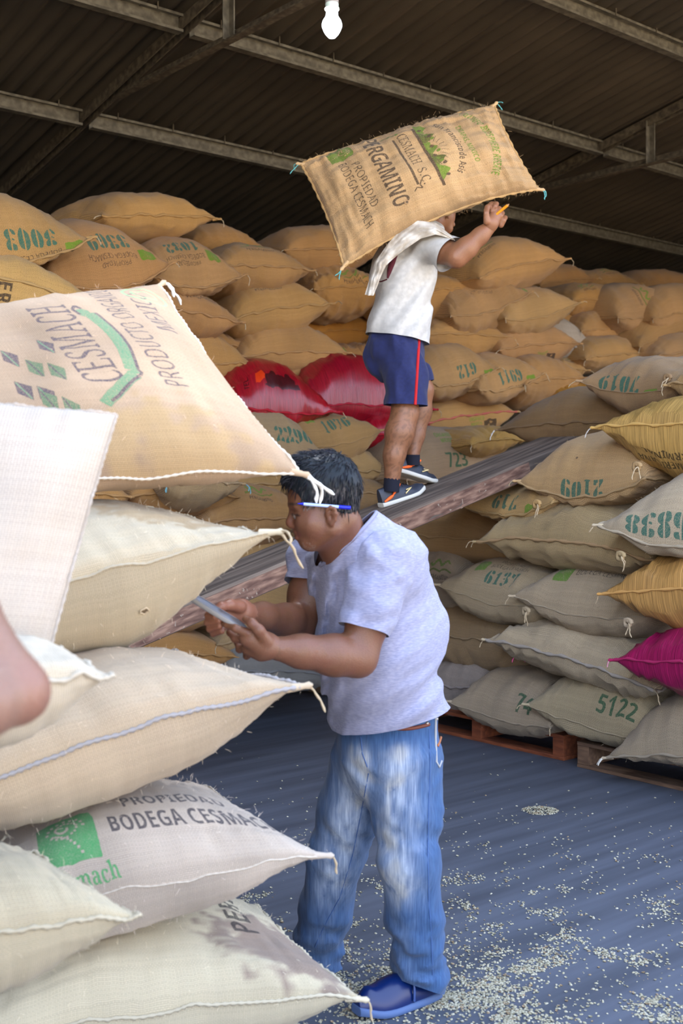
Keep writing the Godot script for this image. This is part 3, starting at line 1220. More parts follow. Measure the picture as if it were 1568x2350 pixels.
func build_pallets_and_plank() -> void:
	var red := noisy("reddish pallet wood", Color(0.40, 0.20, 0.11), Color(0.55, 0.3, 0.17), 0.03, Vector3(3, 3, 0.7), 0.8, 0.05)
	var old := noisy("old pallet wood", Color(0.34, 0.25, 0.19), Color(0.48, 0.37, 0.28), 0.03, Vector3(3, 3, 0.7), 0.85, 0.05)
	var specs := [[4.12, 5.42, 5.05, red, "reddish brown wooden pallet under the grey sacks right behind the man's jeans"], [2.55, 3.99, 5.0, old, "weathered greyish wooden pallet under the sacks at the right edge"]]
	for q: Array in specs:
		var s0: float = q[0]
		var s1: float = q[1]
		var t := thing("wooden_pallet", q[4], "pallet", W((s0 + s1) * 0.5, q[2] + 0.55, 0), "pallets")
		t.basis = frame_basis()
		var ln := s1 - s0
		var board := MB.new()
		board.box(Vector3(0.12, 0.02, ln), Transform3D(), 0.003)
		var bm := board.mesh()
		for k in 6:
			part("deck_board", bm, q[3], t, Vector3(-0.49 + k * 0.196, 0.128, 0))
		for k in 3:
			part("bottom_board", bm, q[3], t, Vector3(-0.49 + k * 0.49, 0.010, 0))
		var str := MB.new()
		str.box(Vector3(1.1, 0.098, 0.075), Transform3D(), 0.003)
		var smh := str.mesh()
		for k in 3:
			part("stringer", smh, q[3], t, Vector3(0, 0.069, (k - 1) * (ln * 0.5 - 0.04)))
	# the plank: a heavy board from the floor up onto the right stack
	var E := P(1347, 1000, 7.0)
	var dirp := (DP + Vector3.UP * 0.29).normalized()
	var w := DR
	var nrm := w.cross(dirp).normalized()
	if nrm.y < 0:
		nrm = -nrm
	var ln := 6.3
	var cen := E - dirp * ln * 0.5 + w * 0.18 - nrm * 0.052
	var wood := noisy("grey plank wood", Color(0.28, 0.24, 0.21), Color(0.48, 0.42, 0.37), 0.02, Vector3(3.0, 3.0, 0.22), 0.85, 0.25, 5)
	var t := thing("plank", "thick weathered wooden plank sloping up as a ramp onto the right stack", "plank", cen)
	t.basis = Basis(-w, nrm, (-w).cross(nrm))
	var mb := MB.new()
	# a board with slightly uneven edges
	var seg := 60
	var prof := [Vector2(-0.18, 0.05), Vector2(-0.174, 0.054), Vector2(-0.06, 0.054), Vector2(0.06, 0.053), Vector2(0.172, 0.054), Vector2(0.18, 0.047), Vector2(0.182, -0.04), Vector2(0.174, -0.054), Vector2(-0.174, -0.054), Vector2(-0.18, -0.048)]
	var sgn := -1.0 if t.basis.z.dot(dirp) < 0 else 1.0
	for k in seg + 1:
		var z := -ln * 0.5 + ln * k / seg
		for i in prof.size():
			var pp: Vector2 = prof[i]
			var wob := noise.get_noise_3d(z * 1.3, i * 0.9, 4.0) * 0.007 + noise.get_noise_3d(z * 7.0, i * 3.0, 14.0) * 0.003
			mb.v.append(Vector3(pp.x + wob, pp.y + wob * 0.5, z))
	var np := prof.size()
	for k in seg:
		for i in np:
			var a := k * np + i
			var b := k * np + (i + 1) % np
			mb.quad(a, b, b + np, a + np)
	for e in 2:
		var base := e * seg * np
		for i in range(1, np - 1):
			if e == 0:
				mb.idx.append_array([base, base + i + 1, base + i])
			else:
				mb.idx.append_array([base, base + i, base + i + 1])
	# hard edges: split the triangles
	var hard := MB.new()
	for k in range(0, mb.idx.size(), 3):
		var base := hard.v.size()
		for q in 3:
			hard.v.append(mb.v[mb.idx[k + q]])
		hard.idx.append_array([base, base + 1, base + 2])
	part("board", hard.mesh(), wood, t)
	# flaking crust on the side that faces the light
	var cr := MB.new()
	rng.seed = 88
	for k in 150:
		var z := rng.randf_range(-0.2, ln * 0.5 - 0.9) * sgn
		var x := 0.181
		var y := rng.randf_range(-0.045, 0.02)
		if noise.get_noise_2d(z * 1.6, 3.0) < -0.15:
			continue
		var r := rng.randf_range(0.006, 0.016)
		cr.box(Vector3(r * 0.5, r * rng.randf_range(0.7, 1.4), r * rng.randf_range(0.8, 2.2)), Transform3D(Basis.from_euler(Vector3(rng.randf() * 3, rng.randf() * 0.4, rng.randf() * 0.4)), Vector3(x, y, z)), 0.003)
	var co := part("flaking_crust", cr.mesh(), noisy("pale crust", Color(0.42, 0.34, 0.29), Color(0.66, 0.6, 0.53), 0.05, Vector3(8, 8, 8), 0.9), t)
	co.set_meta("kind", "stuff")
	var sb := MB.new()
	sb.box(Vector3(0.006, 0.088, ln - 0.7), Transform3D(Basis(), Vector3(0.182, -0.004, -0.2 * sgn)), 0.002)
	part("sawn_side", sb.mesh(), noisy("pinkish sawn side", Color(0.33, 0.23, 0.19), Color(0.56, 0.44, 0.37), 0.03, Vector3(4, 4, 0.8), 0.9, 0.3), t)


func build_bulb() -> void:
	var d := 3.6
	var c := P(762, 62, d)
	var t := thing("light_bulb", "glowing white bulb in a socket hanging from the roof", "light bulb", c)
	var k := d / FL
	var glass := MB.new()
	var prof := PackedVector2Array()
	for q: Vector2 in [Vector2(0.5, 26), Vector2(8, 24.5), Vector2(15, 17), Vector2(20, 8), Vector2(23, 0), Vector2(23.5, -6), Vector2(21, -14), Vector2(16.5, -21), Vector2(14, -26), Vector2(13.5, -36), Vector2(13.5, -40)]:
		prof.append(Vector2(q.x * k, -q.y * k))
	glass.lathe(prof, 28)
	var gm := StandardMaterial3D.new()
	gm.resource_name = "glowing bulb"
	gm.albedo_color = Color(0.95, 0.97, 1)
	gm.emission_enabled = true
	gm.emission = Color(0.93, 0.97, 1.0)
	gm.emission_energy_multiplier = 2.2
	part("bulb", glass.mesh(), gm, t)
	var ring := MB.new()
	ring.lathe(PackedVector2Array([Vector2(13 * k, 39 * k), Vector2(16.5 * k, 40 * k), Vector2(17 * k, 43 * k), Vector2(15 * k, 46 * k), Vector2(15.5 * k, 52 * k), Vector2(15 * k, 54 * k)]), 24)
	part("collar", ring.mesh(), flat("bulb collar", Color(0.72, 0.76, 0.68), 0.4), t)
	var so := MB.new()
	so.lathe(PackedVector2Array([Vector2(15 * k, 52 * k), Vector2(15.5 * k, 60 * k), Vector2(14 * k, 72 * k), Vector2(8 * k, 80 * k), Vector2(3 * k, 82 * k)]), 24)
	part("socket", so.mesh(), flat("socket", Color(0.52, 0.48, 0.43), 0.5), t)
	var cord := MB.new()
	var sp: float = -DR.x * 0 + DR.dot(c)
	var top := roof_y(sp) - c.y - 0.02
	cord.tube(PackedVector3Array([Vector3(0, 80 * k, 0), Vector3(0.004, top * 0.5, 0), Vector3(0, top, 0)]), PackedFloat32Array([0.004, 0.004, 0.004]), 6)
	part("cord", cord.mesh(), flat("cord", Color(0.15, 0.14, 0.13)), t)
	var l := OmniLight3D.new()
	l.name = "bulb_light"
	l.light_color = Color(0.95, 0.97, 1.0)
	l.light_energy = 0.9
	l.light_size = 0.03
	l.omni_range = 25.0
	l.omni_attenuation = 2.0
	l.shadow_enabled = true
	t.add_child(l)


func build_beans() -> void:
	# one bean: a half egg with a crease, low detail
	var b := MB.new()
	var ri := 4
	var sg := 8
	for i in ri + 1:
		var a := PI * 0.5 * i / ri
		for k in sg:
			var q := TAU * k / sg
			b.v.append(Vector3(cos(q) * 0.0056 * cos(a), sin(a) * 0.0036, sin(q) * 0.0041 * cos(a)))
	for i in ri:
		for k in sg:
			var a := i * sg + k
			var c := i * sg + (k + 1) % sg
			b.quad(a, a + sg, c + sg, c)
	var mat := StandardMaterial3D.new()
	mat.resource_name = "parchment coffee bean"
	mat.vertex_color_use_as_albedo = true
	mat.roughness = 0.8
	var bm := b.mesh()
	rng.seed = 5
	var spots := []
	var tries := 0
	while spots.size() < 12000 and tries < 260000:
		tries += 1
		var d := 2.9 + 4.0 * rng.randf() * rng.randf()
		var x := rng.randf_range(-0.75, 1.75)
		var px := CX + x / d * FL
		if px > 1640 or px < 430:
			continue
		var nn := noise.get_noise_2d(x * 3.4, d * 3.4) + 0.5 * noise.get_noise_2d(x * 9.0 + 30, d * 9.0)
		var p2 := Vector2(x - 0.28, (d - 3.55) * 0.8)
		var dens := 0.013 + 0.38 * exp(-p2.length_squared() / 0.09) + 0.06 * exp(-p2.length_squared() / 0.6)
		if nn > 0.1:
			dens += 0.5 * (nn - 0.1) * (0.12 + exp(-p2.length_squared() / 0.5)) + 1.3 * maxf(nn - 0.3, 0.0) * exp(-p2.length_squared() / 0.9)
		elif p2.length() < 1.0:
			dens *= 0.35
		dens *= clampf((6.6 - d) / 2.6, 0.22, 1.0)
		if rng.randf() < dens:
			spots.append(Vector3(x, 0, -d))
	# the little heap further back, and one by the foot
	var heap := []
	var hc := P(1240, 1861, 5.43)
	for k in 420:
		var r := sqrt(rng.randf()) * 0.085
		var an := rng.randf() * TAU
		heap.append(Vector3(hc.x + cos(an) * r, maxf(0.0, 0.022 * (1.0 - r / 0.085)) * rng.randf(), hc.z + sin(an) * r * 0.8))
	scatter("spilled_coffee_beans", "pale parchment coffee beans spilled over the blue grey floor", spots, bm, mat)
	scatter("coffee_bean_heap", "small swept heap of coffee beans on the floor before the pallets", heap, bm, mat)


func scatter(called: String, label: String, spots: Array, bm: Mesh, mat: Material) -> void:
	var mm := MultiMesh.new()
	mm.transform_format = MultiMesh.TRANSFORM_3D
	mm.use_colors = true
	mm.mesh = bm
	mm.instance_count = spots.size()
	var c := Vector3.ZERO
	for k in spots.size():
		var flip := rng.randf() < 0.4
		var s := rng.randf_range(0.65, 1.15) * (0.5 if rng.randf() < 0.25 else 1.0)
		var bs := Basis.from_euler(Vector3(rng.randf_range(-0.3, 0.3) + (PI if flip else 0.0), rng.randf() * TAU, rng.randf_range(-0.3, 0.3))).scaled(Vector3(s, s, s))
		mm.set_instance_transform(k, Transform3D(bs, spots[k] + Vector3(0, 0.0035 * s if flip else 0.0004, 0)))
		var q := rng.randf()
		var col := Color(0.32, 0.29, 0.19).lerp(Color(0.44, 0.405, 0.30), q)
		if rng.randf() < 0.12:
			col = Color(0.3, 0.22, 0.13)
		mm.set_instance_color(k, col)
	var o := MultiMeshInstance3D.new()
	o.name = called
	o.multimesh = mm
	o.material_override = mat
	o.set_meta("label", label)
	o.set_meta("category", "coffee beans")
	o.set_meta("kind", "stuff")
	add_child(o)


# ---------------------------------------------------------------- the sacks, near to far
# at = [centre along the edge (-1..1), metres over the cloth from the front edge, width and height of the print in metres]
func near_sacks() -> void:
	var g := "pale sacks of the near left stack"
	var n := 64
	S("large pale jute sack with faded dark and green crest, tilted atop the near left stack", -330, 1180, 690, 1085, 150, 125, {d=[2.72, 2.86], C=[366, 650, 3.30], D=[-600, 880, 3.16], c=Color(0.693, 0.501, 0.297), patch=[0.5, -1.0, 0.36, Color(0.66, 0.46, 0.25)], p="quetzal", rot=3, at=[0.42, 0.45, 0.70, 0.60], nu=n, wr=0.003, lump=0.010, nv=52, group=g, sc=Color(0.66, 0.58, 0.46), seam=0.0032, tc=Color(0.82, 0.78, 0.7), tails=3, tr=1.5, tl=1.3, fuzz=500, qa=0.6, qb=0.7, stain=0.22, cu=0.03, cv=0.04, pv=2.4, qv=0.6, ties=[1, 2]})
	S("plump pale jute sack whose right tip points at the bending man's chest", -150, 1440, 630, 1228, 90, 265, {d=[2.6, 2.75], C=[350, 1165, 3.2], D=[-350, 1250, 3.1], c=PALE, nu=n, wr=0.003, lump=0.010, nv=48, group=g, fuzz=450, tails=2, tr=1.2, tl=1.4, qb=0.9, qa=0.7, pu=2.2, pv=2.2, qv=0.55, hole=[330, 1402], patch=[0.75, -0.3, 0.5, Color(0.62, 0.46, 0.27)], seam=0.003, cu=0.05})
	S("pale jute sack with a long grey stitched seam, right below the metal probe", -260, 1905, 692, 1572, 115, 205, {d=[2.5, 2.66], C=[400, 1490, 3.1], D=[-380, 1720, 2.95], c=Color(0.786, 0.639, 0.416), nu=n, wr=0.003, lump=0.010, nv=48, group=g, fuzz=500, ear=1.0, qb=0.85, pu=2.4, sc=Color(0.36, 0.33, 0.32), seam=0.005, arch=0.03, cu=0.05})
	S("pale jute sack printed PROPIEDAD BODEGA beside a green fern emblem", -130, 2170, 745, 1962, 130, 165, {d=[2.62, 2.75], C=[470, 1800, 3.15], D=[-60, 1930, 3.05], c=Color(0.716, 0.606, 0.465), p="bodega", sc=Color(0.6, 0.53, 0.43), seam=0.002, at=[0.22, 0.13, 0.64, 0.32], nu=n, wr=0.003, lump=0.010, nv=52, group=g, fuzz=450, ear=0.9, qb=0.85, pu=2.2, stain=0.25, cu=0.05})
	S("whitish jute sack with a brown damp corner, lowest of the near left stack", -150, 2420, 826, 2285, 125, 190, {d=[2.66, 2.82], C=[590, 2075, 3.25], D=[-30, 2190, 3.15], c=Color(0.809, 0.716, 0.544), p="pe", rot=3, at=[0.62, 0.50, 0.62, 0.12], nu=n, wr=0.003, lump=0.010, nv=52, group=g, fuzz=450, ear=0.9, qb=0.8, pu=2.3, patch=[0.95, -0.45, 0.62, Color(0.40, 0.31, 0.25)], cu=0.05})
	S("blurred whitish sack in the lower left corner, tip pointing right", -420, 2270, 320, 2103, 110, 200, {d=[2.02, 2.2], C=[80, 1960, 2.55], D=[-400, 2000, 2.45], c=PALE, nu=n, wr=0.003, lump=0.010, nv=40, group=g, fuzz=300, qb=0.9, pu=2.2, ties=[0], cu=0.05})
	S("blurred pale sack tip between the elbow and the seamed sack", -380, 1660, 258, 1552, 80, 175, {d=[1.8, 2.0], C=[110, 1475, 2.3], D=[-350, 1500, 2.2], c=PALE, nu=40, wr=0.003, nv=32, group=g, qb=0.9, pu=2.2, ties=[0], cu=0.05})
	S("blurred white sack standing on end at the left edge above the bare elbow", -420, 1720, 62, 1690, 70, 60, {d=[2.05, 2.12], C=[268, 950, 2.32], D=[-360, 880, 2.2], c=Color(0.693, 0.606, 0.455), nu=44, wr=0.003, nv=44, group=g, ties=[], qa=0.6, qb=0.6, cu=0.02, cv=0.02, seam=0.003})
	# the one that is carried
	S("full jute sack with black and green print, carried across the walking man's shoulders", 790, 612, 1238, 434, 70, 68, {d=[6.15, 6.2], C=[1134, 241, 6.38], D=[692, 376, 6.32], c=Color(0.56, 0.38, 0.175), p="full", rot=1, hole=[935, 463], at=[0.0, 0.43, 0.66, 1.04], nu=72, nv=56, group="carried sack", tc=Color(0.12, 0.42, 0.42), fuzz=1200, fl=1.5, lift=0.07, tails=2, tl=0.9, ear=1.2, cu=0.04, cv=-0.05, pv=2.2, qv=0.55, pu=2.6, qa=0.55, qb=0.6, lump=0.016, wr=0.01, ties=[0, 1, 2, 3], sc=Color(0.46, 0.29, 0.12), plump=1.0})


func right_stack() -> void:
	var g := "sacks of the right stack on pallets"
	S("yellow woven plastic sack printed LA TERMINAL upside down, top of the right stack", 1366, 980, 1830, 990, 56, 104, {t=4.9, c=YELLOW, kind="gold", p="terminal", face=1, rot=2, at=[-0.12, 0.2, 0.62, 0.14], group=g, wr=0.012, pu=2.2, qa=0.8, ties=[0], tc=Color(0.85, 0.83, 0.8), tails=1})
	S("tan jute sack with teal 2109 upside down, under the plank's top end", 1187, 1106, 1480, 1100, 98, 26, {t=4.95, c=Color(0.498, 0.328, 0.151), p="2109", rot=2, hole=[1328, 1053], arch=-0.09, at=[0.12, -0.01, 0.50, 0.26], group=g, fuzz=250, knot=[[1462, 1072, 5.75]], ties=[0], qb=0.6})
	S("small tan jute sack with teal number cut off, squeezed beneath the plank", 1050, 1152, 1268, 1150, 50, 20, {t=4.95, c=Color(0.498, 0.314, 0.129), p="719", rot=2, arch=-0.08, at=[0.05, 0.03, 0.45, 0.24], group=g, knot=[[1232, 1158, 6.15]], ties=[0], qb=0.55})
	S("brownish sack with thin red line on it, behind the bending man's shoulder", 850, 1225, 1178, 1255, 62, 52, {t=5.1, c=Color(0.424, 0.257, 0.121), group=g, ties=[1], pu=2.8})
	S("long grey-tan jute sack with an orange seam across the middle of the right stack", 1094, 1241, 1505, 1290, 76, 52, {t=4.9, c=Color(0.466, 0.347, 0.196), group=g, fuzz=300, sc=Color(0.36, 0.23, 0.11), seam=0.008, arch=0.05, wr=0.014, knot=[[1424, 1277, 5.68]], ties=[0], tails=2, qb=0.65, pu=2.6})
	S("coarse grey jute sack with teal 6838 upside down, right edge", 1371, 1203, 1830, 1190, 120, 40, {t=4.72, c=Color(0.466, 0.380, 0.265), p="6838", rot=2, arch=-0.12, at=[-0.28, 0.03, 0.62, 0.34], group=g, fuzz=400, pu=2.2, ties=[0], tails=2, qa=0.85})
	S("grey sack with green stains, half hidden behind the man's back", 895, 1340, 1060, 1350, 70, 58, {t=5.05, c=GREY, p="green", at=[0.3, 0.1, 0.3, 0.2], group=g})
	S("grey jute sack with teal 6137 upright, beside the man's back", 1004, 1343, 1240, 1388, 66, 48, {t=4.93, c=Color(0.445, 0.347, 0.211), p="6137", arch=-0.05, at=[0.0, 0.2, 0.44, 0.24], group=g, fuzz=200, knot=[[1207, 1404, 6.25]], ties=[0], qb=0.6, seam=0.003})
	S("grey jute sack with green leaf and BODEGA print upright, mid right stack", 1177, 1366, 1492, 1412, 76, 46, {t=4.9, c=Color(0.445, 0.356, 0.223), p="tail", arch=-0.06, at=[0.0, 0.2, 0.56, 0.31], group=g, fuzz=250, knot=[[1441, 1430, 5.75]], ties=[0], qb=0.6, seam=0.003})
	S("yellow woven plastic sack without print, right edge above the magenta one", 1382, 1362, 1830, 1368, 78, 80, {t=4.75, c=Color(0.572, 0.318, 0.095), kind="gold", group=g, wr=0.012, pu=2.2, ties=[0]})
	S("dark brown sack with pink string, right behind the man's waist", 940, 1462, 1188, 1482, 70, 62, {t=5.05, c=Color(0.350, 0.242, 0.129), group=g, ties=[1], tc=Color(0.75, 0.1, 0.3), tails=3, tl=1.8, qb=0.6})
	S("pale grey jute sack sagging to the right above the two painted numbers", 1115, 1470, 1502, 1588, 58, 48, {t=4.88, c=Color(0.477, 0.389, 0.257), group=g, fuzz=300, arch=0.03, wr=0.014, seam=0.008, ties=[0, 1], sc=Color(0.33, 0.29, 0.24)})
	S("magenta woven plastic sack at the right edge", 1408, 1515, 1830, 1560, 70, 78, {t=4.72, c=MAGENTA, kind="red", group=g, wr=0.01, pu=2.2, ties=[0], tc=Color(0.7, 0.3, 0.4)})
	S("small grey sack end between the man's hip and the painted 74", 940, 1585, 1110, 1582, 52, 58, {t=5.05, c=ASH, p="tail", at=[0.4, 0.2, 0.4, 0.22], group=g})
	S("grey jute sack with painted green 74 on the reddish pallet", 1030, 1610, 1262, 1668, 74, 36, {t=4.93, c=Color(0.392, 0.314, 0.215), p="74", arch=-0.04, at=[0.3, 0.17, 0.5, 0.28], group=g, fuzz=150, ties=[0, 1], qb=0.7, seam=0.003})
	S("grey jute sack with painted green 5122 bridging both pallets", 1208, 1616, 1500, 1698, 84, 40, {t=4.9, c=Color(0.392, 0.314, 0.220), p="5122", arch=-0.04, at=[0.25, 0.19, 0.5, 0.28], group=g, fuzz=200, ties=[0], qb=0.65, seam=0.003})
	S("plain grey jute sack at the right edge on the weathered pallet, with torn tail", 1392, 1738, 1800, 1760, 118, 24, {t=4.82, c=Color(0.382, 0.309, 0.215), group=g, fuzz=150, pu=2.0, ties=[0], tails=4, tc=Color(0.7, 0.66, 0.58)})


func back_wall() -> void:
	var g := "jute sacks of the far wall"
	# left block
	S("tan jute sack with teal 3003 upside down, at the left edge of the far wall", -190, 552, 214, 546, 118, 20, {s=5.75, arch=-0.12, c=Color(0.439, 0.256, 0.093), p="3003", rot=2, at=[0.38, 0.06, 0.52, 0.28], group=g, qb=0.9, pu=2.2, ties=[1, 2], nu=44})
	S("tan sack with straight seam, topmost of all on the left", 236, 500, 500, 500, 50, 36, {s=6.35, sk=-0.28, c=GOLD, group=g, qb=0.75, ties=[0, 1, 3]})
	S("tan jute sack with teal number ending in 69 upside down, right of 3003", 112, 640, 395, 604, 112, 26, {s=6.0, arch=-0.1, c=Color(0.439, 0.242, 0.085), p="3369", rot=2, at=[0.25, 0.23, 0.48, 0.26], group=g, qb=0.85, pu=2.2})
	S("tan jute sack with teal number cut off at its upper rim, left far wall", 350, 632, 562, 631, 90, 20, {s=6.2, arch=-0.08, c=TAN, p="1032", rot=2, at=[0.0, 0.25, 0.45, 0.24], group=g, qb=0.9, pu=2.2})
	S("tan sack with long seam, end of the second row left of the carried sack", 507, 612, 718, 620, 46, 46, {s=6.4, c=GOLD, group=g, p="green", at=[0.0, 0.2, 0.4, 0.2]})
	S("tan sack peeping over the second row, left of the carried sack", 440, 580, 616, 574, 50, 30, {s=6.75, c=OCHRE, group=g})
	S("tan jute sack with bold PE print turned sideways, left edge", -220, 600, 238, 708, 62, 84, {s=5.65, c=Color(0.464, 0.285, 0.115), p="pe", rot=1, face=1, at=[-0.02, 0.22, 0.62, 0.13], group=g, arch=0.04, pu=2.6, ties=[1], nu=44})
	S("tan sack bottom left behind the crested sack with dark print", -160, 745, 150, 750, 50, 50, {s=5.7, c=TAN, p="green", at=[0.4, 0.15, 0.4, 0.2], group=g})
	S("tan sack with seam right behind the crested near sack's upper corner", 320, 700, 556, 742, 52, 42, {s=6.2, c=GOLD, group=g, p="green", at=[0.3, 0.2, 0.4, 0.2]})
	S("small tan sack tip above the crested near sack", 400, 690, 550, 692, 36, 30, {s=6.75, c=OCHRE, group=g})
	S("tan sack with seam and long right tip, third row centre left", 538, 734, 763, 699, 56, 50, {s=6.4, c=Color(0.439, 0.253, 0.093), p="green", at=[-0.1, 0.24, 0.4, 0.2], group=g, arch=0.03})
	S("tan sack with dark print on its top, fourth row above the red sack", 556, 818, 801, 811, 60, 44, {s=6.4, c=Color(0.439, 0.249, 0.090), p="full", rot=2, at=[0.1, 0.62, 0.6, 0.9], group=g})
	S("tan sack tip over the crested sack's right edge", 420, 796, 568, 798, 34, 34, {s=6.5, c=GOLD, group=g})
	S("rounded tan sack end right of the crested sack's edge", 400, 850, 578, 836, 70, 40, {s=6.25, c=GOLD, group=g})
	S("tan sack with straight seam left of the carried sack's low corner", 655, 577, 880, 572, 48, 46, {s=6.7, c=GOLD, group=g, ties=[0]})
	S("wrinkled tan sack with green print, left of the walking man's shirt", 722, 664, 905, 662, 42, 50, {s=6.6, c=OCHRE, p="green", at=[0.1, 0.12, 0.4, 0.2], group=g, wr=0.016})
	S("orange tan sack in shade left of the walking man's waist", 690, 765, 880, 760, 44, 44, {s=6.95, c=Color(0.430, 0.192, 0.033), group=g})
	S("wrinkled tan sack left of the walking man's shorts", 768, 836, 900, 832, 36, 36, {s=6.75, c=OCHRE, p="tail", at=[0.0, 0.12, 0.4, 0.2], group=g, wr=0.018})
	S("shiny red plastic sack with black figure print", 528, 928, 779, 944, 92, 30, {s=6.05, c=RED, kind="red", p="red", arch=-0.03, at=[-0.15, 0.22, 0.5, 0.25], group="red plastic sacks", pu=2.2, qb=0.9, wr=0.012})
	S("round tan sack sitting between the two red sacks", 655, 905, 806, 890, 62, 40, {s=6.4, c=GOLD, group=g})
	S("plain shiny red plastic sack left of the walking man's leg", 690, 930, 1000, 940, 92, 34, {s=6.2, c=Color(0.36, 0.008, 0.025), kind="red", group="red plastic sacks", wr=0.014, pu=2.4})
	# behind the plank
	S("grey jute sack with teal digits 296 beside the crested sack's tip", 545, 1030, 735, 1032, 80, 40, {s=5.9, arch=-0.05, c=Color(0.387, 0.270, 0.142), p="296", at=[0.3, 0.2, 0.5, 0.28], group=g})
	S("tan jute sack with teal 1076 upright above the man's head", 650, 1022, 880, 986, 52, 56, {s=6.0, arch=-0.06, c=Color(0.404, 0.249, 0.104), p="1076", at=[0.1, 0.2, 0.42, 0.24], group=g, qb=0.9, seam=0.003})
	S("red plastic sack with straight seam right of sack 1076", 838, 1002, 1014, 996, 44, 46, {s=6.15, c=RED, kind="red", group="red plastic sacks"})
	S("faded pinkish red sack top behind the plank", 955, 1035, 1105, 1035, 36, 20, {s=6.3, c=Color(0.42, 0.06, 0.05), kind="red", group="red plastic sacks"})
	S("grey jute sack with painted 72 and black emblem, behind the plank", 935, 1100, 1200, 1075, 84, 40, {s=5.7, arch=-0.05, c=Color(0.370, 0.263, 0.148), p="lot", at=[0.05, 0.24, 0.5, 0.36], group=g})
	S("tan sack with red thread seam and a small black emblem", 966, 974, 1186, 945, 40, 56, {s=6.2, c=GOLD, p="fair", face=1, at=[0.3, 0.12, 0.4, 0.26], group=g, sc=Color(0.4, 0.1, 0.07), arch=0.02})
	S("tan sack with seam behind the man's head, upper of two", 740, 1092, 900, 1085, 50, 30, {s=6.0, c=Color(0.378, 0.242, 0.110), group=g})
	S("tan sack behind the man's head, lower of two", 730, 1150, 910, 1132, 36, 52, {s=5.95, c=Color(0.361, 0.228, 0.098), group=g})
	S("tan sack with seam behind the dangling white string", 520, 1125, 700, 1112, 40, 40, {s=6.0, c=Color(0.378, 0.235, 0.098), group=g})
	S("grey sack tip with colourful strings under the crested sack", 380, 1112, 556, 1112, 50, 50, {s=5.7, c=Color(0.361, 0.249, 0.132), group=g, tc=Color(0.15, 0.35, 0.4), tails=3})
	S("brown sack with faint green print before the man's face", 470, 1200, 720, 1196, 66, 50, {s=5.85, c=Color(0.344, 0.192, 0.071), p="green", at=[0.1, 0.2, 0.3, 0.2], group=g})
	S("tan sack under the plank behind the far forearm", 480, 1390, 720, 1400, 70, 60, {s=5.9, c=Color(0.378, 0.242, 0.110), group=g})
	S("pale tan sack behind the forearms", 500, 1480, 760, 1478, 50, 44, {s=5.9, c=Color(0.396, 0.270, 0.137), group=g})
	S("grey blue sack lying on the floor behind the near forearm", 520, 1545, 800, 1556, 62, 36, {s=5.8, c=Color(0.232, 0.232, 0.215), group=g})
	S("tan sack hidden low behind the plank and the man", 540, 1300, 800, 1296, 60, 60, {s=5.95, c=Color(0.361, 0.228, 0.098), group=g})
	# right block
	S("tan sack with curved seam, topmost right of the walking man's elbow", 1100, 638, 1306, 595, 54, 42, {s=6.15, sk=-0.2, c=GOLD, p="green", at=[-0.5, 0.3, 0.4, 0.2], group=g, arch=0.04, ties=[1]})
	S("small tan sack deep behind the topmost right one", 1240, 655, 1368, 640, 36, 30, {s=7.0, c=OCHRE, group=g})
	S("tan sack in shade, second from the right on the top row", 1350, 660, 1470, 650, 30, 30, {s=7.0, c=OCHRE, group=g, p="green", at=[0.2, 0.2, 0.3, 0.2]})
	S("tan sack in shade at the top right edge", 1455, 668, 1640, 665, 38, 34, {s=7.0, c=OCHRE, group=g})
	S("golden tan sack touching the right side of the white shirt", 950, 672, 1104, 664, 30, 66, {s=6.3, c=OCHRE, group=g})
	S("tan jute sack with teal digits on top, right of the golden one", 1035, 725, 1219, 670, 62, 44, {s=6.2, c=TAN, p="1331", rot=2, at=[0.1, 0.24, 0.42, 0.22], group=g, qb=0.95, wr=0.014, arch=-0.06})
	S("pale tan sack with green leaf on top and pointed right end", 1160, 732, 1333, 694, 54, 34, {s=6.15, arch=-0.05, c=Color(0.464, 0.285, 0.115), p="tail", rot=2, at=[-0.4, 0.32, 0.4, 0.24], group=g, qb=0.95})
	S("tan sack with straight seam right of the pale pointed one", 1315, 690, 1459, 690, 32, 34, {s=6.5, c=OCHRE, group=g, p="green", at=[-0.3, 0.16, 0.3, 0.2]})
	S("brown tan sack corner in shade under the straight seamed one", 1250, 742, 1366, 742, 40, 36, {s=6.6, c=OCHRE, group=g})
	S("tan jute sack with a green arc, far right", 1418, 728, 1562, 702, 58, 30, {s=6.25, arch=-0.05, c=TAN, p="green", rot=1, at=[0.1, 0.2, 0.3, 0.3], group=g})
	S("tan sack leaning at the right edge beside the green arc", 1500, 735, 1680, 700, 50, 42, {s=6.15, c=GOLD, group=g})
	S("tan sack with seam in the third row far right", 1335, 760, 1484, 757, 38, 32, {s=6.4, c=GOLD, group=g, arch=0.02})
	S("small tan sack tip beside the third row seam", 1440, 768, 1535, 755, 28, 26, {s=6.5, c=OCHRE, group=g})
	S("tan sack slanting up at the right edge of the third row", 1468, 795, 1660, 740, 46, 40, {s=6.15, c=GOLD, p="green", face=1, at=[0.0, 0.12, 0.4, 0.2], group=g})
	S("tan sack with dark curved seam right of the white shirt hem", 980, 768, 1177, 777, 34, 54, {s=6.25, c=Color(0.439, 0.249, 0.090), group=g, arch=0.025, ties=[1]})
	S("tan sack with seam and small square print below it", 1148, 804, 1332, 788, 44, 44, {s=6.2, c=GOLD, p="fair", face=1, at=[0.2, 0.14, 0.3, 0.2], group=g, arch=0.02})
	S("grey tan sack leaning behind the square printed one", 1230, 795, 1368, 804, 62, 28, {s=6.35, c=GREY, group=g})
	S("tan sack with seam, fourth row far right", 1345, 824, 1497, 812, 38, 26, {s=6.2, c=GOLD, group=g, arch=0.02, ties=[0]})
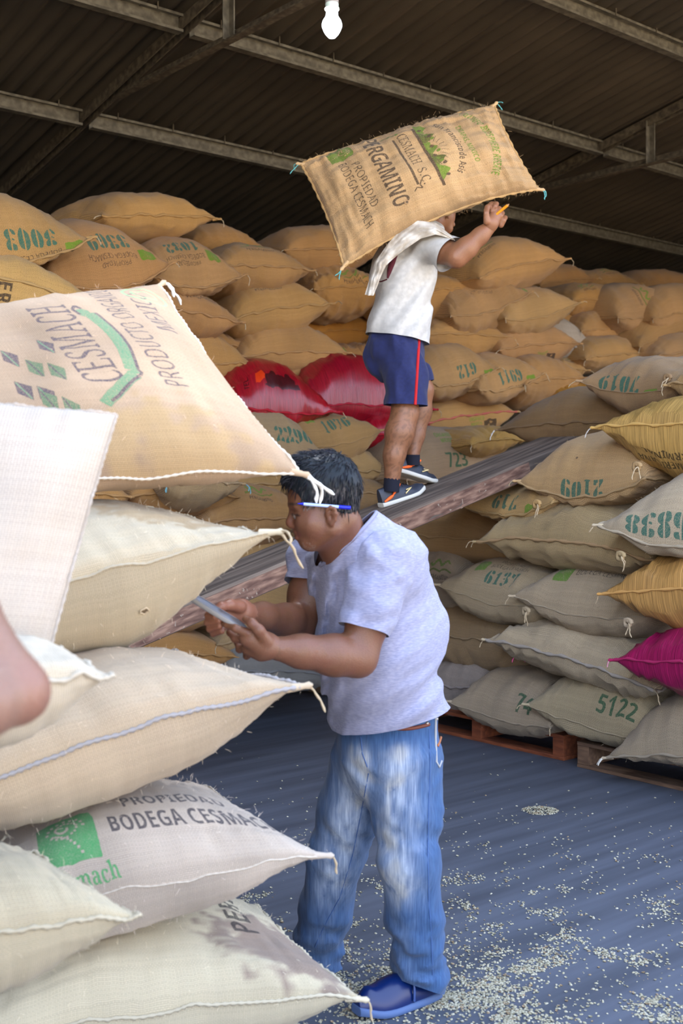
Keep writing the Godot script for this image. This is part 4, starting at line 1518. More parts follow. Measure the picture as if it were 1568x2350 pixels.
	S("dark tan sack at the right edge of the fourth row", 1510, 818, 1700, 795, 34, 34, {s=6.0, c=TAN, group=g})
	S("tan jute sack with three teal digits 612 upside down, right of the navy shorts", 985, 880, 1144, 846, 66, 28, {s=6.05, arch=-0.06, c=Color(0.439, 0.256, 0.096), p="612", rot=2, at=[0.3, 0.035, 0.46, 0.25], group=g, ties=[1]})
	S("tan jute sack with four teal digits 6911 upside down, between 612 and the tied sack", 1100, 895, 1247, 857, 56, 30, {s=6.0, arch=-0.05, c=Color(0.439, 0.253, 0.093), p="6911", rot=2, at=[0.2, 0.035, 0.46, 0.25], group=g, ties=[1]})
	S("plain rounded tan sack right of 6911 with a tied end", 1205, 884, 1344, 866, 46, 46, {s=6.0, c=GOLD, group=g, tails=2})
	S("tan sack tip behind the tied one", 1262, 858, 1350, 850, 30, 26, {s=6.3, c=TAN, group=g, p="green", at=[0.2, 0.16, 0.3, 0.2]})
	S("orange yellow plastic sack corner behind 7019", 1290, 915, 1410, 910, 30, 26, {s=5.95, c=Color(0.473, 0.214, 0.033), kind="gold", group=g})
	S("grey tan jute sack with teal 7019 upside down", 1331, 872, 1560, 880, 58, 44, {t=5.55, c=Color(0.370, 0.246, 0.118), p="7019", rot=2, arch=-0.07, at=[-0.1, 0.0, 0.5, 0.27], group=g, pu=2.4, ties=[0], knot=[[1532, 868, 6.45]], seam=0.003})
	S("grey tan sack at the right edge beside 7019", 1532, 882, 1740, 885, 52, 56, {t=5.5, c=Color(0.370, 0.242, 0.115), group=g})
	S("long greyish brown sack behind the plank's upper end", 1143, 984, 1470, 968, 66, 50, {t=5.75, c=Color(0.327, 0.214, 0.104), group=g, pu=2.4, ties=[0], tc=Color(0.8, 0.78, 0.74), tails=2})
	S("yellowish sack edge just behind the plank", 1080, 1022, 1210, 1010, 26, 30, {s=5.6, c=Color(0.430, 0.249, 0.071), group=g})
	# the rows underneath, out of the photograph's sight, that carry what is seen
	var nth := ["first", "second", "third", "fourth", "fifth", "sixth", "seventh", "eighth"]
	for k in 24:
		var row := k % 8
		var x0 := -230.0 + (k / 8) * 245.0 + 40.0 * (row % 2)
		var y0 := 862.0 + row * 92.0
		if k >= 16 and row < 3:
			continue
		S("hidden tan sack behind the near left stack, %s column from left, %s row from floor" % [nth[k / 8], nth[7 - row]], x0, y0, x0 + 250, y0 + 4, 44, 44, {s=5.85, c=GOLD, group="hidden sacks low in the far wall", nu=16, nv=12, ties=[]})
	for k in 8:
		var x0 := 745.0 + 20.0 * (k % 2) + 130.0 * (k / 5)
		var y0 := 1225.0 + (k % 5) * 82.0
		S("hidden tan sack behind the bending man, %s column, %s row from floor" % ["left" if k < 5 else "right", nth[4 - k % 5]], x0, y0, x0 + 225, y0 + 4, 42, 42, {s=6.25, c=GOLD, group="hidden sacks behind the man", nu=16, nv=12, ties=[]})


# ---------------------------------------------------------------- people: bodies and clothes meshed from a distance field
class Blob:
	var lo: Vector3
	var c: float
	var nx: int
	var ny: int
	var nz: int
	var f := PackedFloat32Array()
	var cutter = null            # where a garment ends open: the part where this is positive is left off

	func _init(a: Vector3, b: Vector3, cell: float) -> void:
		lo = a
		c = cell
		nx = int((b.x - a.x) / c) + 2
		ny = int((b.y - a.y) / c) + 2
		nz = int((b.z - a.z) / c) + 2
		f.resize(nx * ny * nz)
		f.fill(1.0)

	func add(a: Vector3, b: Vector3, ra: float, rb: float, k := 0.02, n := Vector3.ZERO, fl := 1.0, minus := false) -> void:
		var m := maxf(ra, rb) * maxf(1.0, fl) + k + c * 2.5
		var p0 := a.min(b) - Vector3(m, m, m)
		var p1 := a.max(b) + Vector3(m, m, m)
		var i0 := maxi(0, int((p0.x - lo.x) / c))
		var j0 := maxi(0, int((p0.y - lo.y) / c))
		var k0 := maxi(0, int((p0.z - lo.z) / c))
		var i1 := mini(nx - 1, int((p1.x - lo.x) / c) + 1)
		var j1 := mini(ny - 1, int((p1.y - lo.y) / c) + 1)
		var k1 := mini(nz - 1, int((p1.z - lo.z) / c) + 1)
		var sq := n != Vector3.ZERO
		var q := 1.0 / fl - 1.0
		var bb := b - a
		if sq:
			bb += n * (bb.dot(n) * q)
		var l2 := maxf(bb.length_squared(), 1e-9)
		for kk in range(k0, k1 + 1):
			for jj in range(j0, j1 + 1):
				var o := (kk * ny + jj) * nx
				for ii in range(i0, i1 + 1):
					var p := lo + Vector3(ii, jj, kk) * c - a
					if sq:
						p += n * (p.dot(n) * q)
					var t := clampf(p.dot(bb) / l2, 0.0, 1.0)
					var d := (p - bb * t).length() - lerpf(ra, rb, t)
					if sq and fl < 1.0:
						d *= lerpf(fl, 1.0, 0.5)
					var e := f[o + ii]
					if minus:
						var h := maxf(k - absf(-d - e), 0.0) / k
						f[o + ii] = maxf(-d, e) + h * h * k * 0.25
					else:
						var h := maxf(k - absf(d - e), 0.0) / k
						f[o + ii] = minf(d, e) - h * h * k * 0.25

	func chain(pts: Array, k := 0.02) -> void:      # [point, radius] ...
		for i in pts.size() - 1:
			add(pts[i][0], pts[i + 1][0], pts[i][1], pts[i + 1][1], k)

	func shift(fn: Callable) -> void:               # wrinkles and the like
		for kk in nz:
			for jj in ny:
				var o := (kk * ny + jj) * nx
				for ii in nx:
					if absf(f[o + ii]) < c * 3.0:
						f[o + ii] += fn.call(lo + Vector3(ii, jj, kk) * c)

	func cut(fn: Callable) -> void:
		cutter = fn

	func at(p: Vector3) -> float:
		var q := (p - lo) / c
		var i := int(q.x)
		var j := int(q.y)
		var k := int(q.z)
		if i < 0 or j < 0 or k < 0 or i >= nx - 1 or j >= ny - 1 or k >= nz - 1:
			return 1.0
		var u := q - Vector3(i, j, k)
		var o := (k * ny + j) * nx + i
		var sy := nx
		var sz := nx * ny
		var a := lerpf(lerpf(f[o], f[o + 1], u.x), lerpf(f[o + sy], f[o + sy + 1], u.x), u.y)
		var b := lerpf(lerpf(f[o + sz], f[o + sz + 1], u.x), lerpf(f[o + sz + sy], f[o + sz + sy + 1], u.x), u.y)
		return lerpf(a, b, u.z)

	func mesh(mb: MB, tint: Callable) -> void:
		var cells := PackedInt32Array()
		cells.resize(f.size())
		cells.fill(-1)
		var sy := nx
		var sz := nx * ny
		var off := [0, 1, sy, sy + 1, sz, sz + 1, sz + sy, sz + sy + 1]
		var pos := [Vector3(0, 0, 0), Vector3(1, 0, 0), Vector3(0, 1, 0), Vector3(1, 1, 0), Vector3(0, 0, 1), Vector3(1, 0, 1), Vector3(0, 1, 1), Vector3(1, 1, 1)]
		var ed := [[0, 1], [2, 3], [4, 5], [6, 7], [0, 2], [1, 3], [4, 6], [5, 7], [0, 4], [1, 5], [2, 6], [3, 7]]
		var used := PackedInt32Array()
		var first_i := mb.idx.size()
		for kk in nz - 1:
			for jj in ny - 1:
				var o := (kk * ny + jj) * nx
				for ii in nx - 1:
					var i := o + ii
					if absf(f[i]) > c * 4.0:
						continue
					var neg := 0
					for e in 8:
						if f[i + off[e]] < 0:
							neg += 1
					if neg == 0 or neg == 8:
						continue
					var s := Vector3.ZERO
					var cn := 0
					for e: Array in ed:
						var va := f[i + off[e[0]]]
						var vb := f[i + off[e[1]]]
						if (va < 0) != (vb < 0):
							s += (pos[e[0]] as Vector3).lerp(pos[e[1]], va / (va - vb))
							cn += 1
					var p := lo + (Vector3(ii, jj, kk) + s / cn) * c
					cells[i] = mb.v.size()
					mb.v.append(p)
					mb.col.append(tint.call(p))
					used.append(i)
		for i in used:
			for ax in 3:
				var st: int = [1, sy, sz][ax]
				var s1: int = [sy, sz, 1][ax]
				var s2: int = [sz, 1, sy][ax]
				if i + st >= f.size():
					continue
				var a := f[i] < 0
				var b := f[i + st] < 0
				if a == b:
					continue
				if i - s1 - s2 < 0:
					continue
				var q0 := cells[i]
				var q1 := cells[i - s1]
				var q2 := cells[i - s1 - s2]
				var q3 := cells[i - s2]
				if q0 < 0 or q1 < 0 or q2 < 0 or q3 < 0:
					continue
				if a:
					mb.quad(q0, q3, q2, q1)
				else:
					mb.quad(q0, q1, q2, q3)
		if cutter != null:
			var kept := mb.idx.slice(0, first_i)
			var val := {}
			var mid := {}
			for t in range(first_i, mb.idx.size(), 3):
				var id := [mb.idx[t], mb.idx[t + 1], mb.idx[t + 2]]
				var inside := 0
				for q: int in id:
					if not val.has(q):
						val[q] = cutter.call(mb.v[q])
					if val[q] < 0:
						inside += 1
				if inside == 3:
					kept.append_array(id)
				elif inside > 0:
					var ring := PackedInt32Array()
					for k in 3:
						var a: int = id[k]
						var b: int = id[(k + 1) % 3]
						if val[a] < 0:
							ring.append(a)
						if (val[a] < 0) != (val[b] < 0):
							var key := Vector2i(mini(a, b), maxi(a, b))
							if not mid.has(key):
								var u: float = val[a] / (val[a] - val[b])
								mid[key] = mb.v.size()
								mb.v.append(mb.v[a].lerp(mb.v[b], u))
								mb.col.append(mb.col[a].lerp(mb.col[b], u))
							ring.append(mid[key])
					for k in range(1, ring.size() - 1):
						kept.append_array([ring[0], ring[k], ring[k + 1]])
			mb.idx = kept


func hit(b: Blob, px: float, py: float, d0: float, d1: float) -> Vector3:   # where a sight line meets the field
	var d := d0
	while d < d1:
		if b.at(P(px, py, d)) < 0:
			return P(px, py, d - 0.002)
		d += 0.004
	return P(px, py, (d0 + d1) * 0.5)


func pix(p: Vector3) -> Vector2:
	return Vector2(CX + p.x / -p.z * FL, YH - (p.y - EYE) / -p.z * FL)


func skin() -> StandardMaterial3D:
	if M.has("skin"):
		return M["skin"]
	var m := noisy("skin", Color(0.92, 0.9, 0.88), Color(1, 1, 1), 0.08, Vector3(9, 9, 9), 0.48, 0.035, 4)
	m.vertex_color_use_as_albedo = true
	m.subsurf_scatter_enabled = true
	m.subsurf_scatter_strength = 0.12
	M["skin"] = m
	return m


func cloth(nm: String, c0: Color, c1: Color, scale: Vector3, bump := 0.05) -> StandardMaterial3D:
	var m := noisy(nm, c0, c1, 0.05, scale, 0.92, bump, 5)
	m.vertex_color_use_as_albedo = true
	m.rim_enabled = true
	m.rim = 0.2
	return m


func strand(mb: MB, a: Vector3, dir: Vector3, bend: Vector3, ln: float, r: float, col: Color) -> void:
	var pts := PackedVector3Array()
	var d := dir.normalized()
	var p := a
	for q in 4:
		pts.append(p)
		p += d * ln / 3.0
		d = (d + bend * 0.35).normalized()
	mb.tube(pts, PackedFloat32Array([r, r, r * 0.7, r * 0.1]), 3, false, col)


func open_tube(called: String, pts: PackedVector3Array, r: float, mat: Material, parent: Node3D, sides := 6) -> MeshInstance3D:
	var mb := MB.new()
	var rad := PackedFloat32Array()
	rad.resize(pts.size())
	rad.fill(r)
	mb.tube(pts, rad, sides)
	return part(called, mb.mesh(), mat, parent)


func build_people() -> void:
	checker()
	carrier()
	bystander()


# a shoe lofted along the foot: heel point on the ground, toe direction, up
func shoe(parent: Node3D, called: String, heel: Vector3, dir: Vector3, up: Vector3, ln: float, wd: float, sport: bool) -> void:
	var z := dir.normalized()
	var x := up.cross(z).normalized()
	var y := z.cross(x).normalized()
	var root := Node3D.new()
	root.name = called
	parent.add_child(root, true)
	root.position = heel - parent.position
	root.basis = Basis(x, y, z)
	var n := 22
	var half := func(t: float) -> float:
		return wd * 0.5 * pow(clampf(sin(PI * clampf(lerpf(0.06, 0.97, t), 0, 1)), 0, 1), 0.5) * (0.82 + 0.24 * smoothstep(0.35, 0.75, t))
	var high := func(t: float) -> float:
		if sport:
			return lerpf(0.085, 0.07, smoothstep(0.3, 0.5, t)) - 0.03 * smoothstep(0.5, 0.8, t) - 0.018 * smoothstep(0.85, 1.0, t)
		return lerpf(0.075, 0.082, smoothstep(0.2, 0.5, t)) - 0.018 * smoothstep(0.55, 0.85, t) - 0.034 * smoothstep(0.86, 1.0, t)
	var th := 0.026
	for pc in 2:
		var mb := MB.new()
		var ring := 16
		for i in n + 1:
			var t := float(i) / n
			t = 0.5 - 0.5 * cos(PI * t)
			var hw: float = half.call(t)
			var toe := 0.012 * smoothstep(0.75, 1.0, t)
			for k in ring:
				var an := TAU * k / ring
				var cx := cos(an)
				var sy := sin(an)
				var p: Vector3
				if pc == 0:
					var hx := signf(cx) * pow(absf(cx), 0.5) * (hw + 0.006)
					p = Vector3(hx, th * 0.5 + signf(sy) * pow(absf(sy), 0.4) * th * 0.5 + toe, (t - 0.0) * ln)
				else:
					var hh: float = high.call(t)
					var hx := signf(cx) * pow(absf(cx), 0.75) * hw * (1.0 if sy < 0.3 else 1.0 - 0.25 * (sy - 0.3))
					p = Vector3(hx, th * 0.6 + toe + maxf(0.0, sy) * hh, t * ln * 0.985 + ln * 0.006)
				mb.v.append(p)
		for i in n:
			for k in ring:
				var a := i * ring + k
				var b := i * ring + (k + 1) % ring
				mb.quad(a, a + ring, b + ring, b)
		for e in 2:
			var base := e * n * ring
			for k in range(1, ring - 1):
				if e == 0:
					mb.idx.append_array([base, base + k, base + k + 1])
				else:
					mb.idx.append_array([base, base + k + 1, base + k])
		if pc == 0:
			part("sole", mb.mesh(), flat("white sole" if sport else "blue sole", Color(0.8, 0.79, 0.75) if sport else Color(0.30, 0.39, 0.56), 0.7), root)
		else:
			part("upper", mb.mesh(), flat("shoe leather" if sport else "navy rubber", Color(0.17, 0.19, 0.24) if sport else Color(0.02, 0.12, 0.33), 0.5 if sport else 0.28), root)
	if sport:
		var s := 1.0
		var or_ := flat("orange shoe panel", Color(1.0, 0.42, 0.12), 0.6)
		for side: float in [-1.0, 1.0]:
			# orange collar panel and heel flash, pale logo
			var mb := MB.new()
			for q: Array in [[0.04, 0.030, 0.22, 0.052], [0.22, 0.055, 0.40, 0.10]]:
				var pts := PackedVector3Array()
				for k in 6:
					var u := k / 5.0
					var t := lerpf(q[0], q[2], u)
					pts.append(Vector3(side * (half.call(t) * (0.98 - 1.6 * maxf(0, lerpf(q[1], q[3], u) - 0.06) ) + 0.003), lerpf(q[1], q[3], u), t * ln))
				mb.tube(pts, PackedFloat32Array([0.005, 0.007, 0.008, 0.009, 0.008, 0.005]), 6)
			var pm := part("orange_panel", mb.mesh(), or_, root)
			var lb := MB.new()
			lb.tube(PackedVector3Array([Vector3(side * (half.call(0.5) + 0.001), 0.04, 0.47 * ln), Vector3(side * (half.call(0.58) - 0.004), 0.062, 0.62 * ln), Vector3(side * (half.call(0.5) - 0.002), 0.058, 0.5 * ln)]), PackedFloat32Array([0.003, 0.004, 0.003]), 5)
			part("side_mark", lb.mesh(), flat("pale shoe mark", Color(0.95, 0.85, 0.6), 0.6), root)
		var la := MB.new()
		for k in 4:
			var t := 0.42 + 0.07 * k
			la.tube(PackedVector3Array([Vector3(-0.026, high.call(t) + 0.005, t * ln), Vector3(0, high.call(t) + th * 0.62 + 0.002, t * ln + 0.006), Vector3(0.026, high.call(t) + 0.005, t * ln)]), PackedFloat32Array([0.003, 0.0035, 0.003]), 5)
		la.tube(PackedVector3Array([Vector3(0, 0.105, 0.42 * ln), Vector3(0.03, 0.115, 0.5 * ln), Vector3(0.045, 0.09, 0.56 * ln)]), PackedFloat32Array([0.003, 0.003, 0.002]), 5)
		part("laces", la.mesh(), flat("dark laces", Color(0.08, 0.08, 0.1), 0.8), root)
	else:
		var st := MB.new()
		var pts := PackedVector3Array()
		for k in 11:
			var an := PI * k / 10.0
			var t := 0.42
			pts.append(Vector3(cos(an) * (half.call(t) + 0.004), 0.03 + sin(an) * (high.call(t) + 0.002), t * ln - 0.01 * sin(an)))
		var rd := PackedFloat32Array()
		rd.resize(11)
		rd.fill(0.004)
		st.tube(pts, rd, 6)
		part("strap", st.mesh(), flat("pale blue strap", Color(0.16, 0.27, 0.5), 0.35), root)


# the man who bends over the near stack with a metal probe
func checker() -> void:
	var org := P(900, 2302, 3.45)
	org.y = 0.0
	var t := thing("person", "man in grey T-shirt and faded blue jeans, bending left with pen above his ear", "person", org)
	var fwd := Vector3(-0.87, 0, 0.5).normalized()
	var lat := Vector3(0.5, 0, 0.87).normalized()
	var brown := Color(0.175, 0.074, 0.04)
	var tone := func(p: Vector3) -> Color:
		var b := 1.0 + 0.10 * noise.get_noise_3dv(p * 9.0)
		return Color(brown.r * b, brown.g * b * (1.0 + 0.04 * noise.get_noise_3dv(p * 22.0)), brown.b * b)
	var mb := MB.new()
	# arms, neck, hidden trunk: one coarse grid
	var shl := P(880, 1292, 3.16)
	var elb := P(822, 1510, 3.10)
	var wrl := P(634, 1488, 2.985)
	var shr := P(728, 1284, 3.44)
	var elr := P(690, 1432, 3.38)
	var wrr := P(572, 1408, 3.14)
	var chest := P(842, 1375, 3.33)
	var belly := P(864, 1500, 3.37)
	var waist := P(890, 1625, 3.43)
	var neck0 := P(800, 1262, 3.26)
	var neck1 := P(772, 1205, 3.16)
	var b := Blob.new(Vector3(-0.36, 0.75, -3.75), Vector3(0.42, 1.52, -2.86), 0.011)
	b.add(chest, belly, 0.15, 0.15, 0.05, fwd, 0.8)
	b.add(belly, waist, 0.15, 0.14, 0.05, fwd, 0.8)
	b.add(shl, shr, 0.06, 0.06, 0.05)
	b.add(neck0, chest, 0.075, 0.10, 0.05)
	b.chain([[shl, 0.062], [shl.lerp(elb, 0.55), 0.058], [elb, 0.049]], 0.03)
	b.chain([[elb, 0.047], [elb.lerp(wrl, 0.3), 0.052], [elb.lerp(wrl, 0.7), 0.041], [wrl, 0.031]], 0.025)
	b.chain([[shr, 0.06], [shr.lerp(elr, 0.55), 0.055], [elr, 0.046]], 0.03)
	b.chain([[elr, 0.044], [elr.lerp(wrr, 0.3), 0.047], [elr.lerp(wrr, 0.75), 0.036], [wrr, 0.029]], 0.025)
	b.mesh(mb, tone)
	# head on its own fine grid; hp puts a point on the profile, lateral offset towards his left
	var hd := 3.13
	var hp := func(x: float, y: float, l := 0.0) -> Vector3:
		return P(x, y, hd) + Vector3(0.10, 0, 0.99) * l
	var hl := Vector3(0.10, 0, 0.99).normalized()
	var h := Blob.new(P(636, 1330, hd) - Vector3(0, 0, 0.21), P(872, 1020, hd) + Vector3(0, 0, 0.125), 0.0036)
	h.add(hp.call(726, 1118), hp.call(757, 1112), 0.0765, 0.0745, 0.02, hl, 0.94)
	h.add(hp.call(703, 1150), hp.call(707, 1218), 0.043, 0.034, 0.025, hl, 1.4)
	h.add(hp.call(740, 1180), hp.call(735, 1210), 0.052, 0.045, 0.03, hl, 1.2)
	h.add(hp.call(704, 1244), hp.call(716, 1246), 0.0165, 0.016, 0.02, hl, 1.5)
	for sd: float in [-1.0, 1.0]:
		h.add(hp.call(758, 1212, sd * 0.05), hp.call(712, 1246, sd * 0.014), 0.022, 0.015, 0.025)
		h.add(hp.call(698, 1196, sd * 0.040), hp.call(712, 1200, sd * 0.048), 0.022, 0.026, 0.025)
		h.add(hp.call(671, 1159, sd * 0.012), hp.call(679, 1158, sd * 0.044), 0.0105, 0.010, 0.012)
		h.add(hp.call(671, 1181, sd * 0.030), hp.call(671, 1182, sd * 0.036), 0.010, 0.010, 0.014, Vector3.ZERO, 1.0, true)
		h.add(hp.call(682, 1181, sd * 0.031), hp.call(682, 1181, sd * 0.033), 0.0125, 0.0125, 0.004)
		h.add(hp.call(668, 1206, sd * 0.010), hp.call(673, 1206, sd * 0.013), 0.0078, 0.0075, 0.007)
	h.add(hp.call(674, 1166), hp.call(666, 1197), 0.008, 0.0115, 0.009)
	h.add(hp.call(667, 1201), hp.call(673, 1208), 0.0115, 0.008, 0.006)
	h.add(hp.call(680, 1221, -0.014), hp.call(680, 1221, 0.014), 0.0078, 0.0078, 0.005)
	h.add(hp.call(683, 1233, -0.012), hp.call(683, 1233, 0.012), 0.0082, 0.0082, 0.005)
	h.add(hp.call(672, 1227.5, -0.02), hp.call(676, 1227.5, 0.02), 0.0028, 0.0028, 0.003, Vector3.ZERO, 1.0, true)
	h.add(hp.call(778, 1190), P(806, 1262, 3.25), 0.055, 0.060, 0.025)
	h.add(hp.call(742, 1214), P(786, 1285, 3.25), 0.040, 0.050, 0.025)
	# ears
	for sd: float in [-1.0, 1.0]:
		var e := func(x: float, y: float, l: float) -> Vector3:
			return hp.call(x, y, sd * l)
		h.chain([[e.call(746, 1178, 0.071), 0.0052], [e.call(745, 1168, 0.078), 0.0048], [e.call(752, 1162, 0.083), 0.0048], [e.call(761, 1166, 0.085), 0.0050], [e.call(765, 1178, 0.084), 0.0048], [e.call(762, 1191, 0.080), 0.0048], [e.call(756, 1201, 0.075), 0.0066]], 0.004)
		h.add(e.call(757, 1176, 0.078), e.call(757, 1190, 0.075), 0.0075, 0.006, 0.006)
		h.add(e.call(750, 1180, 0.0705), e.call(753, 1196, 0.0705), 0.009, 0.008, 0.006)
		h.add(e.call(752, 1183, 0.083), e.call(752, 1187, 0.083), 0.0055, 0.0055, 0.004, Vector3.ZERO, 1.0, true)
	h.shift(func(p: Vector3) -> float: return noise.get_noise_3dv(p * 60.0) * 0.0004)
	var face := func(p: Vector3) -> Color:
		var q := pix(p)
		var c: Color = tone.call(p)
		# lips, brow hair, grey stubble of the chin
		if Vector2((q.x - 680) / 11.0, (q.y - 1228) / 9.0).length() < 1.0:
			c = c.lerp(Color(0.20, 0.065, 0.045), 0.6)
		if absf(q.y - 1156) < 3.5 and q.x > 662 and q.x < 692:
			c = c.lerp(Color(0.03, 0.02, 0.018), 0.75)
		if q.x < 690 and absf(q.y - 1182 - (q.x - 680) * 0.1) < 1.8 and q.x > 668:
			c = c.lerp(Color(0.02, 0.012, 0.01), 0.8)
		if q.y > 1246 and q.x > 692 and q.x < 726 and noise.get_noise_3dv(p * 160.0) > 0.15:
			c = c.lerp(Color(0.36, 0.3, 0.27), 0.3)
		c = c.lerp(Color(0.30, 0.10, 0.055), 0.35 * exp(-Vector2(q.x - 664, q.y - 1203).length_squared() / 160.0))
		return c
	h.mesh(mb, face)
	# near hand on the probe
	var hb := Blob.new(P(500, 1530, 3.08) - Vector3(0, 0, 0.06), P(665, 1405, 2.98) + Vector3(0.03, 0, 0.14), 0.0032)
	hb.chain([[wrl, 0.029], [P(608, 1482, 2.975), 0.031]], 0.012)
	var nb := Vector3(-0.25, 0.35, 0.9).normalized()
	hb.add(P(606, 1480, 2.975), P(572, 1462, 2.96), 0.034, 0.026, 0.014, nb, 0.72)
	hb.add(P(600, 1492, 2.985), P(574, 1486, 2.985), 0.028, 0.022, 0.014, nb, 0.8)
	hb.chain([[P(612, 1470, 2.955), 0.017], [P(594, 1446, 2.935), 0.0135], [P(578, 1430, 2.94), 0.0115], [P(563, 1420, 2.955), 0.0085]], 0.008)
	hb.chain([[P(570, 1454, 2.95), 0.012], [P(540, 1442, 2.955), 0.0098], [P(522, 1434, 2.975), 0.0088], [P(510, 1430, 2.995), 0.0075]], 0.005)
	hb.chain([[P(568, 1470, 2.965), 0.012], [P(540, 1466, 2.99), 0.0098], [P(528, 1452, 3.015), 0.0088], [P(530, 1438, 3.03), 0.0075]], 0.005)
	hb.chain([[P(572, 1484, 2.985), 0.0115], [P(550, 1490, 3.015), 0.0096], [P(545, 1474, 3.04), 0.0086], [P(550, 1458, 3.05), 0.0074]], 0.005)
	hb.chain([[P(580, 1496, 3.0), 0.0105], [P(566, 1506, 3.03), 0.0086], [P(562, 1490, 3.05), 0.0078], [P(566, 1476, 3.055), 0.0068]], 0.005)
	hb.mesh(mb, tone)
	# far hand, palm towards us, fingers curled round the probe
	var palm := func(p: Vector3) -> Color:
		var c: Color = tone.call(p)
		return c.lerp(Color(0.34, 0.14, 0.09), 0.5)
	var hr := Blob.new(P(455, 1475, 3.2) - Vector3(0, 0, 0.04), P(600, 1365, 3.0) + Vector3(0.02, 0, 0.06), 0.0032)
	hr.chain([[wrr, 0.028], [P(552, 1404, 3.12), 0.03]], 0.012)
	hr.add(P(552, 1402, 3.115), P(515, 1404, 3.09), 0.032, 0.028, 0.014, Vector3(0, 0.3, 0.95).normalized(), 0.72)
	hr.chain([[P(550, 1392, 3.085), 0.018], [P(528, 1388, 3.055), 0.0145], [P(508, 1392, 3.03), 0.0115], [P(494, 1400, 3.02), 0.009]], 0.008)
	hr.chain([[P(512, 1400, 3.09), 0.012], [P(484, 1404, 3.065), 0.0098], [P(478, 1412, 3.02), 0.0092], [P(494, 1415, 2.99), 0.008]], 0.005)
	hr.chain([[P(514, 1412, 3.095), 0.012], [P(484, 1420, 3.07), 0.0098], [P(477, 1428, 3.02), 0.0094], [P(503, 1424, 2.985), 0.0082]], 0.005)
	hr.chain([[P(518, 1424, 3.1), 0.0115], [P(488, 1436, 3.075), 0.0096], [P(482, 1443, 3.025), 0.0092], [P(505, 1437, 2.99), 0.008]], 0.005)
	hr.chain([[P(524, 1434, 3.1), 0.0105], [P(498, 1448, 3.08), 0.0088], [P(490, 1454, 3.035), 0.0082], [P(510, 1449, 3.0), 0.0072]], 0.005)
	hr.mesh(mb, palm)
	for k in mb.v.size():
		mb.v[k] -= org
	part("body", mb.mesh(), skin(), t)
	# eyes: only a slit shows
	for sd: float in [-1.0, 1.0]:
		var eb := MB.new()
		var pr := PackedVector2Array()
		for k in 9:
			var an := PI * k / 8.0 - PI * 0.5
			pr.append(Vector2(maxf(0.0002, cos(an) * 0.0118), sin(an) * 0.0118))
		eb.lathe(pr, 14, Transform3D(Basis(), hp.call(681.0, 1182.5, sd * 0.0325) - org))
		part("eye", eb.mesh(), flat("eye white", Color(0.5, 0.45, 0.42), 0.2), t)
	# hair
	var hs := Blob.new(P(630, 1200, hd) - Vector3(0, 0, 0.11), P(850, 1020, hd) + Vector3(0, 0, 0.11), 0.0045)
	hs.add(hp.call(727, 1114), hp.call(754, 1107), 0.0835, 0.0835, 0.02, hl, 0.93)
	hs.add(hp.call(772, 1120), hp.call(778, 1160), 0.060, 0.052, 0.03, hl, 1.12)
	hs.add(hp.call(712, 1150), hp.call(712, 1172), 0.044, 0.038, 0.02, hl, 1.55)
	hs.add(hp.call(672, 1104), hp.call(700, 1080), 0.020, 0.04, 0.03, hl, 1.5)
	hs.shift(func(p: Vector3) -> float: return noise.get_noise_3d(p.x * 60, p.y * 60, p.z * 60) * 0.0022)
	var hx := [630.0, 664.0, 684.0, 696.0, 704.0, 716.0, 724.0, 746.0, 766.0, 776.0, 800.0, 860.0]
	var hy := [1108.0, 1120.0, 1134.0, 1152.0, 1180.0, 1180.0, 1163.0, 1157.0, 1164.0, 1182.0, 1184.0, 1176.0]
	var line := func(p: Vector3) -> float:
		var q := pix(p)
		var y := 1176.0
		for k in 11:
			if q.x >= hx[k] and q.x < hx[k + 1]:
				y = lerpf(hy[k], hy[k + 1], (q.x - hx[k]) / (hx[k + 1] - hx[k]))
		return (q.y - y) * 0.00116
	hs.cut(line)
	var dark := func(p: Vector3) -> Color:
		var q := pix(p)
		var c := Color(0.011, 0.012, 0.018)
		if q.y > 1120 and noise.get_noise_3d(p.x * 200, p.y * 30, p.z * 200) > 0.22:
			c = Color(0.075, 0.07, 0.068)
		if q.x < 724 and q.y > 1158:
			c = Color(0.20, 0.18, 0.17)
		return c
	var hm := MB.new()
	hs.mesh(hm, dark)
	hm.smooth()
	var tips := hm.v.size()
	rng.seed = 41
	var crown: Vector3 = hp.call(770, 1058)
	for k in 2600:
		var i := rng.randi() % tips
		var p := hm.v[i]
		if line.call(p) > -0.002:
			continue
		var nn := hm.n[i]
		var flow := (p - crown)
		flow = (flow - nn * flow.dot(nn)).normalized()
		var fr: float = smoothstep(1110.0, 1060.0, pix(p).y)
		flow = (flow + Vector3(-0.6, 0.1, 0) * fr + Vector3(0, -0.8, 0) * (1.0 - fr)).normalized()
		var jit := Vector3(rng.randf_range(-1, 1), rng.randf_range(-1, 1), rng.randf_range(-1, 1)) * 0.25
		var c: Color = dark.call(p)
		strand(hm, p - nn * 0.001, flow + nn * (0.22 + 0.35 * fr) + jit, -nn * 0.5 + Vector3(0, -0.2, 0), rng.randf_range(0.014, 0.03), 0.0011, c * rng.randf_range(0.7, 1.3))
	# the forelock that stands off the brow
	for k in 90:
		var a: Vector3 = hp.call(676 + rng.randf() * 14, 1094 + rng.randf() * 14, rng.randf_range(-0.05, 0.05))
		strand(hm, a, Vector3(-0.9, 0.15, rng.randf_range(-0.3, 0.3)), Vector3(0.0, -1.1, 0), rng.randf_range(0.03, 0.05), 0.0012, Color(0.012, 0.012, 0.017))
	for k in hm.v.size():
		hm.v[k] -= org
	hm.n.clear()
	hm.uv.clear()
	hm.uv2.clear()
	var hairm := flat_vertex("black hair").duplicate() as StandardMaterial3D
	hairm.resource_name = "black hair"
	hairm.roughness = 0.45
	hairm.metallic_specular = 0.35
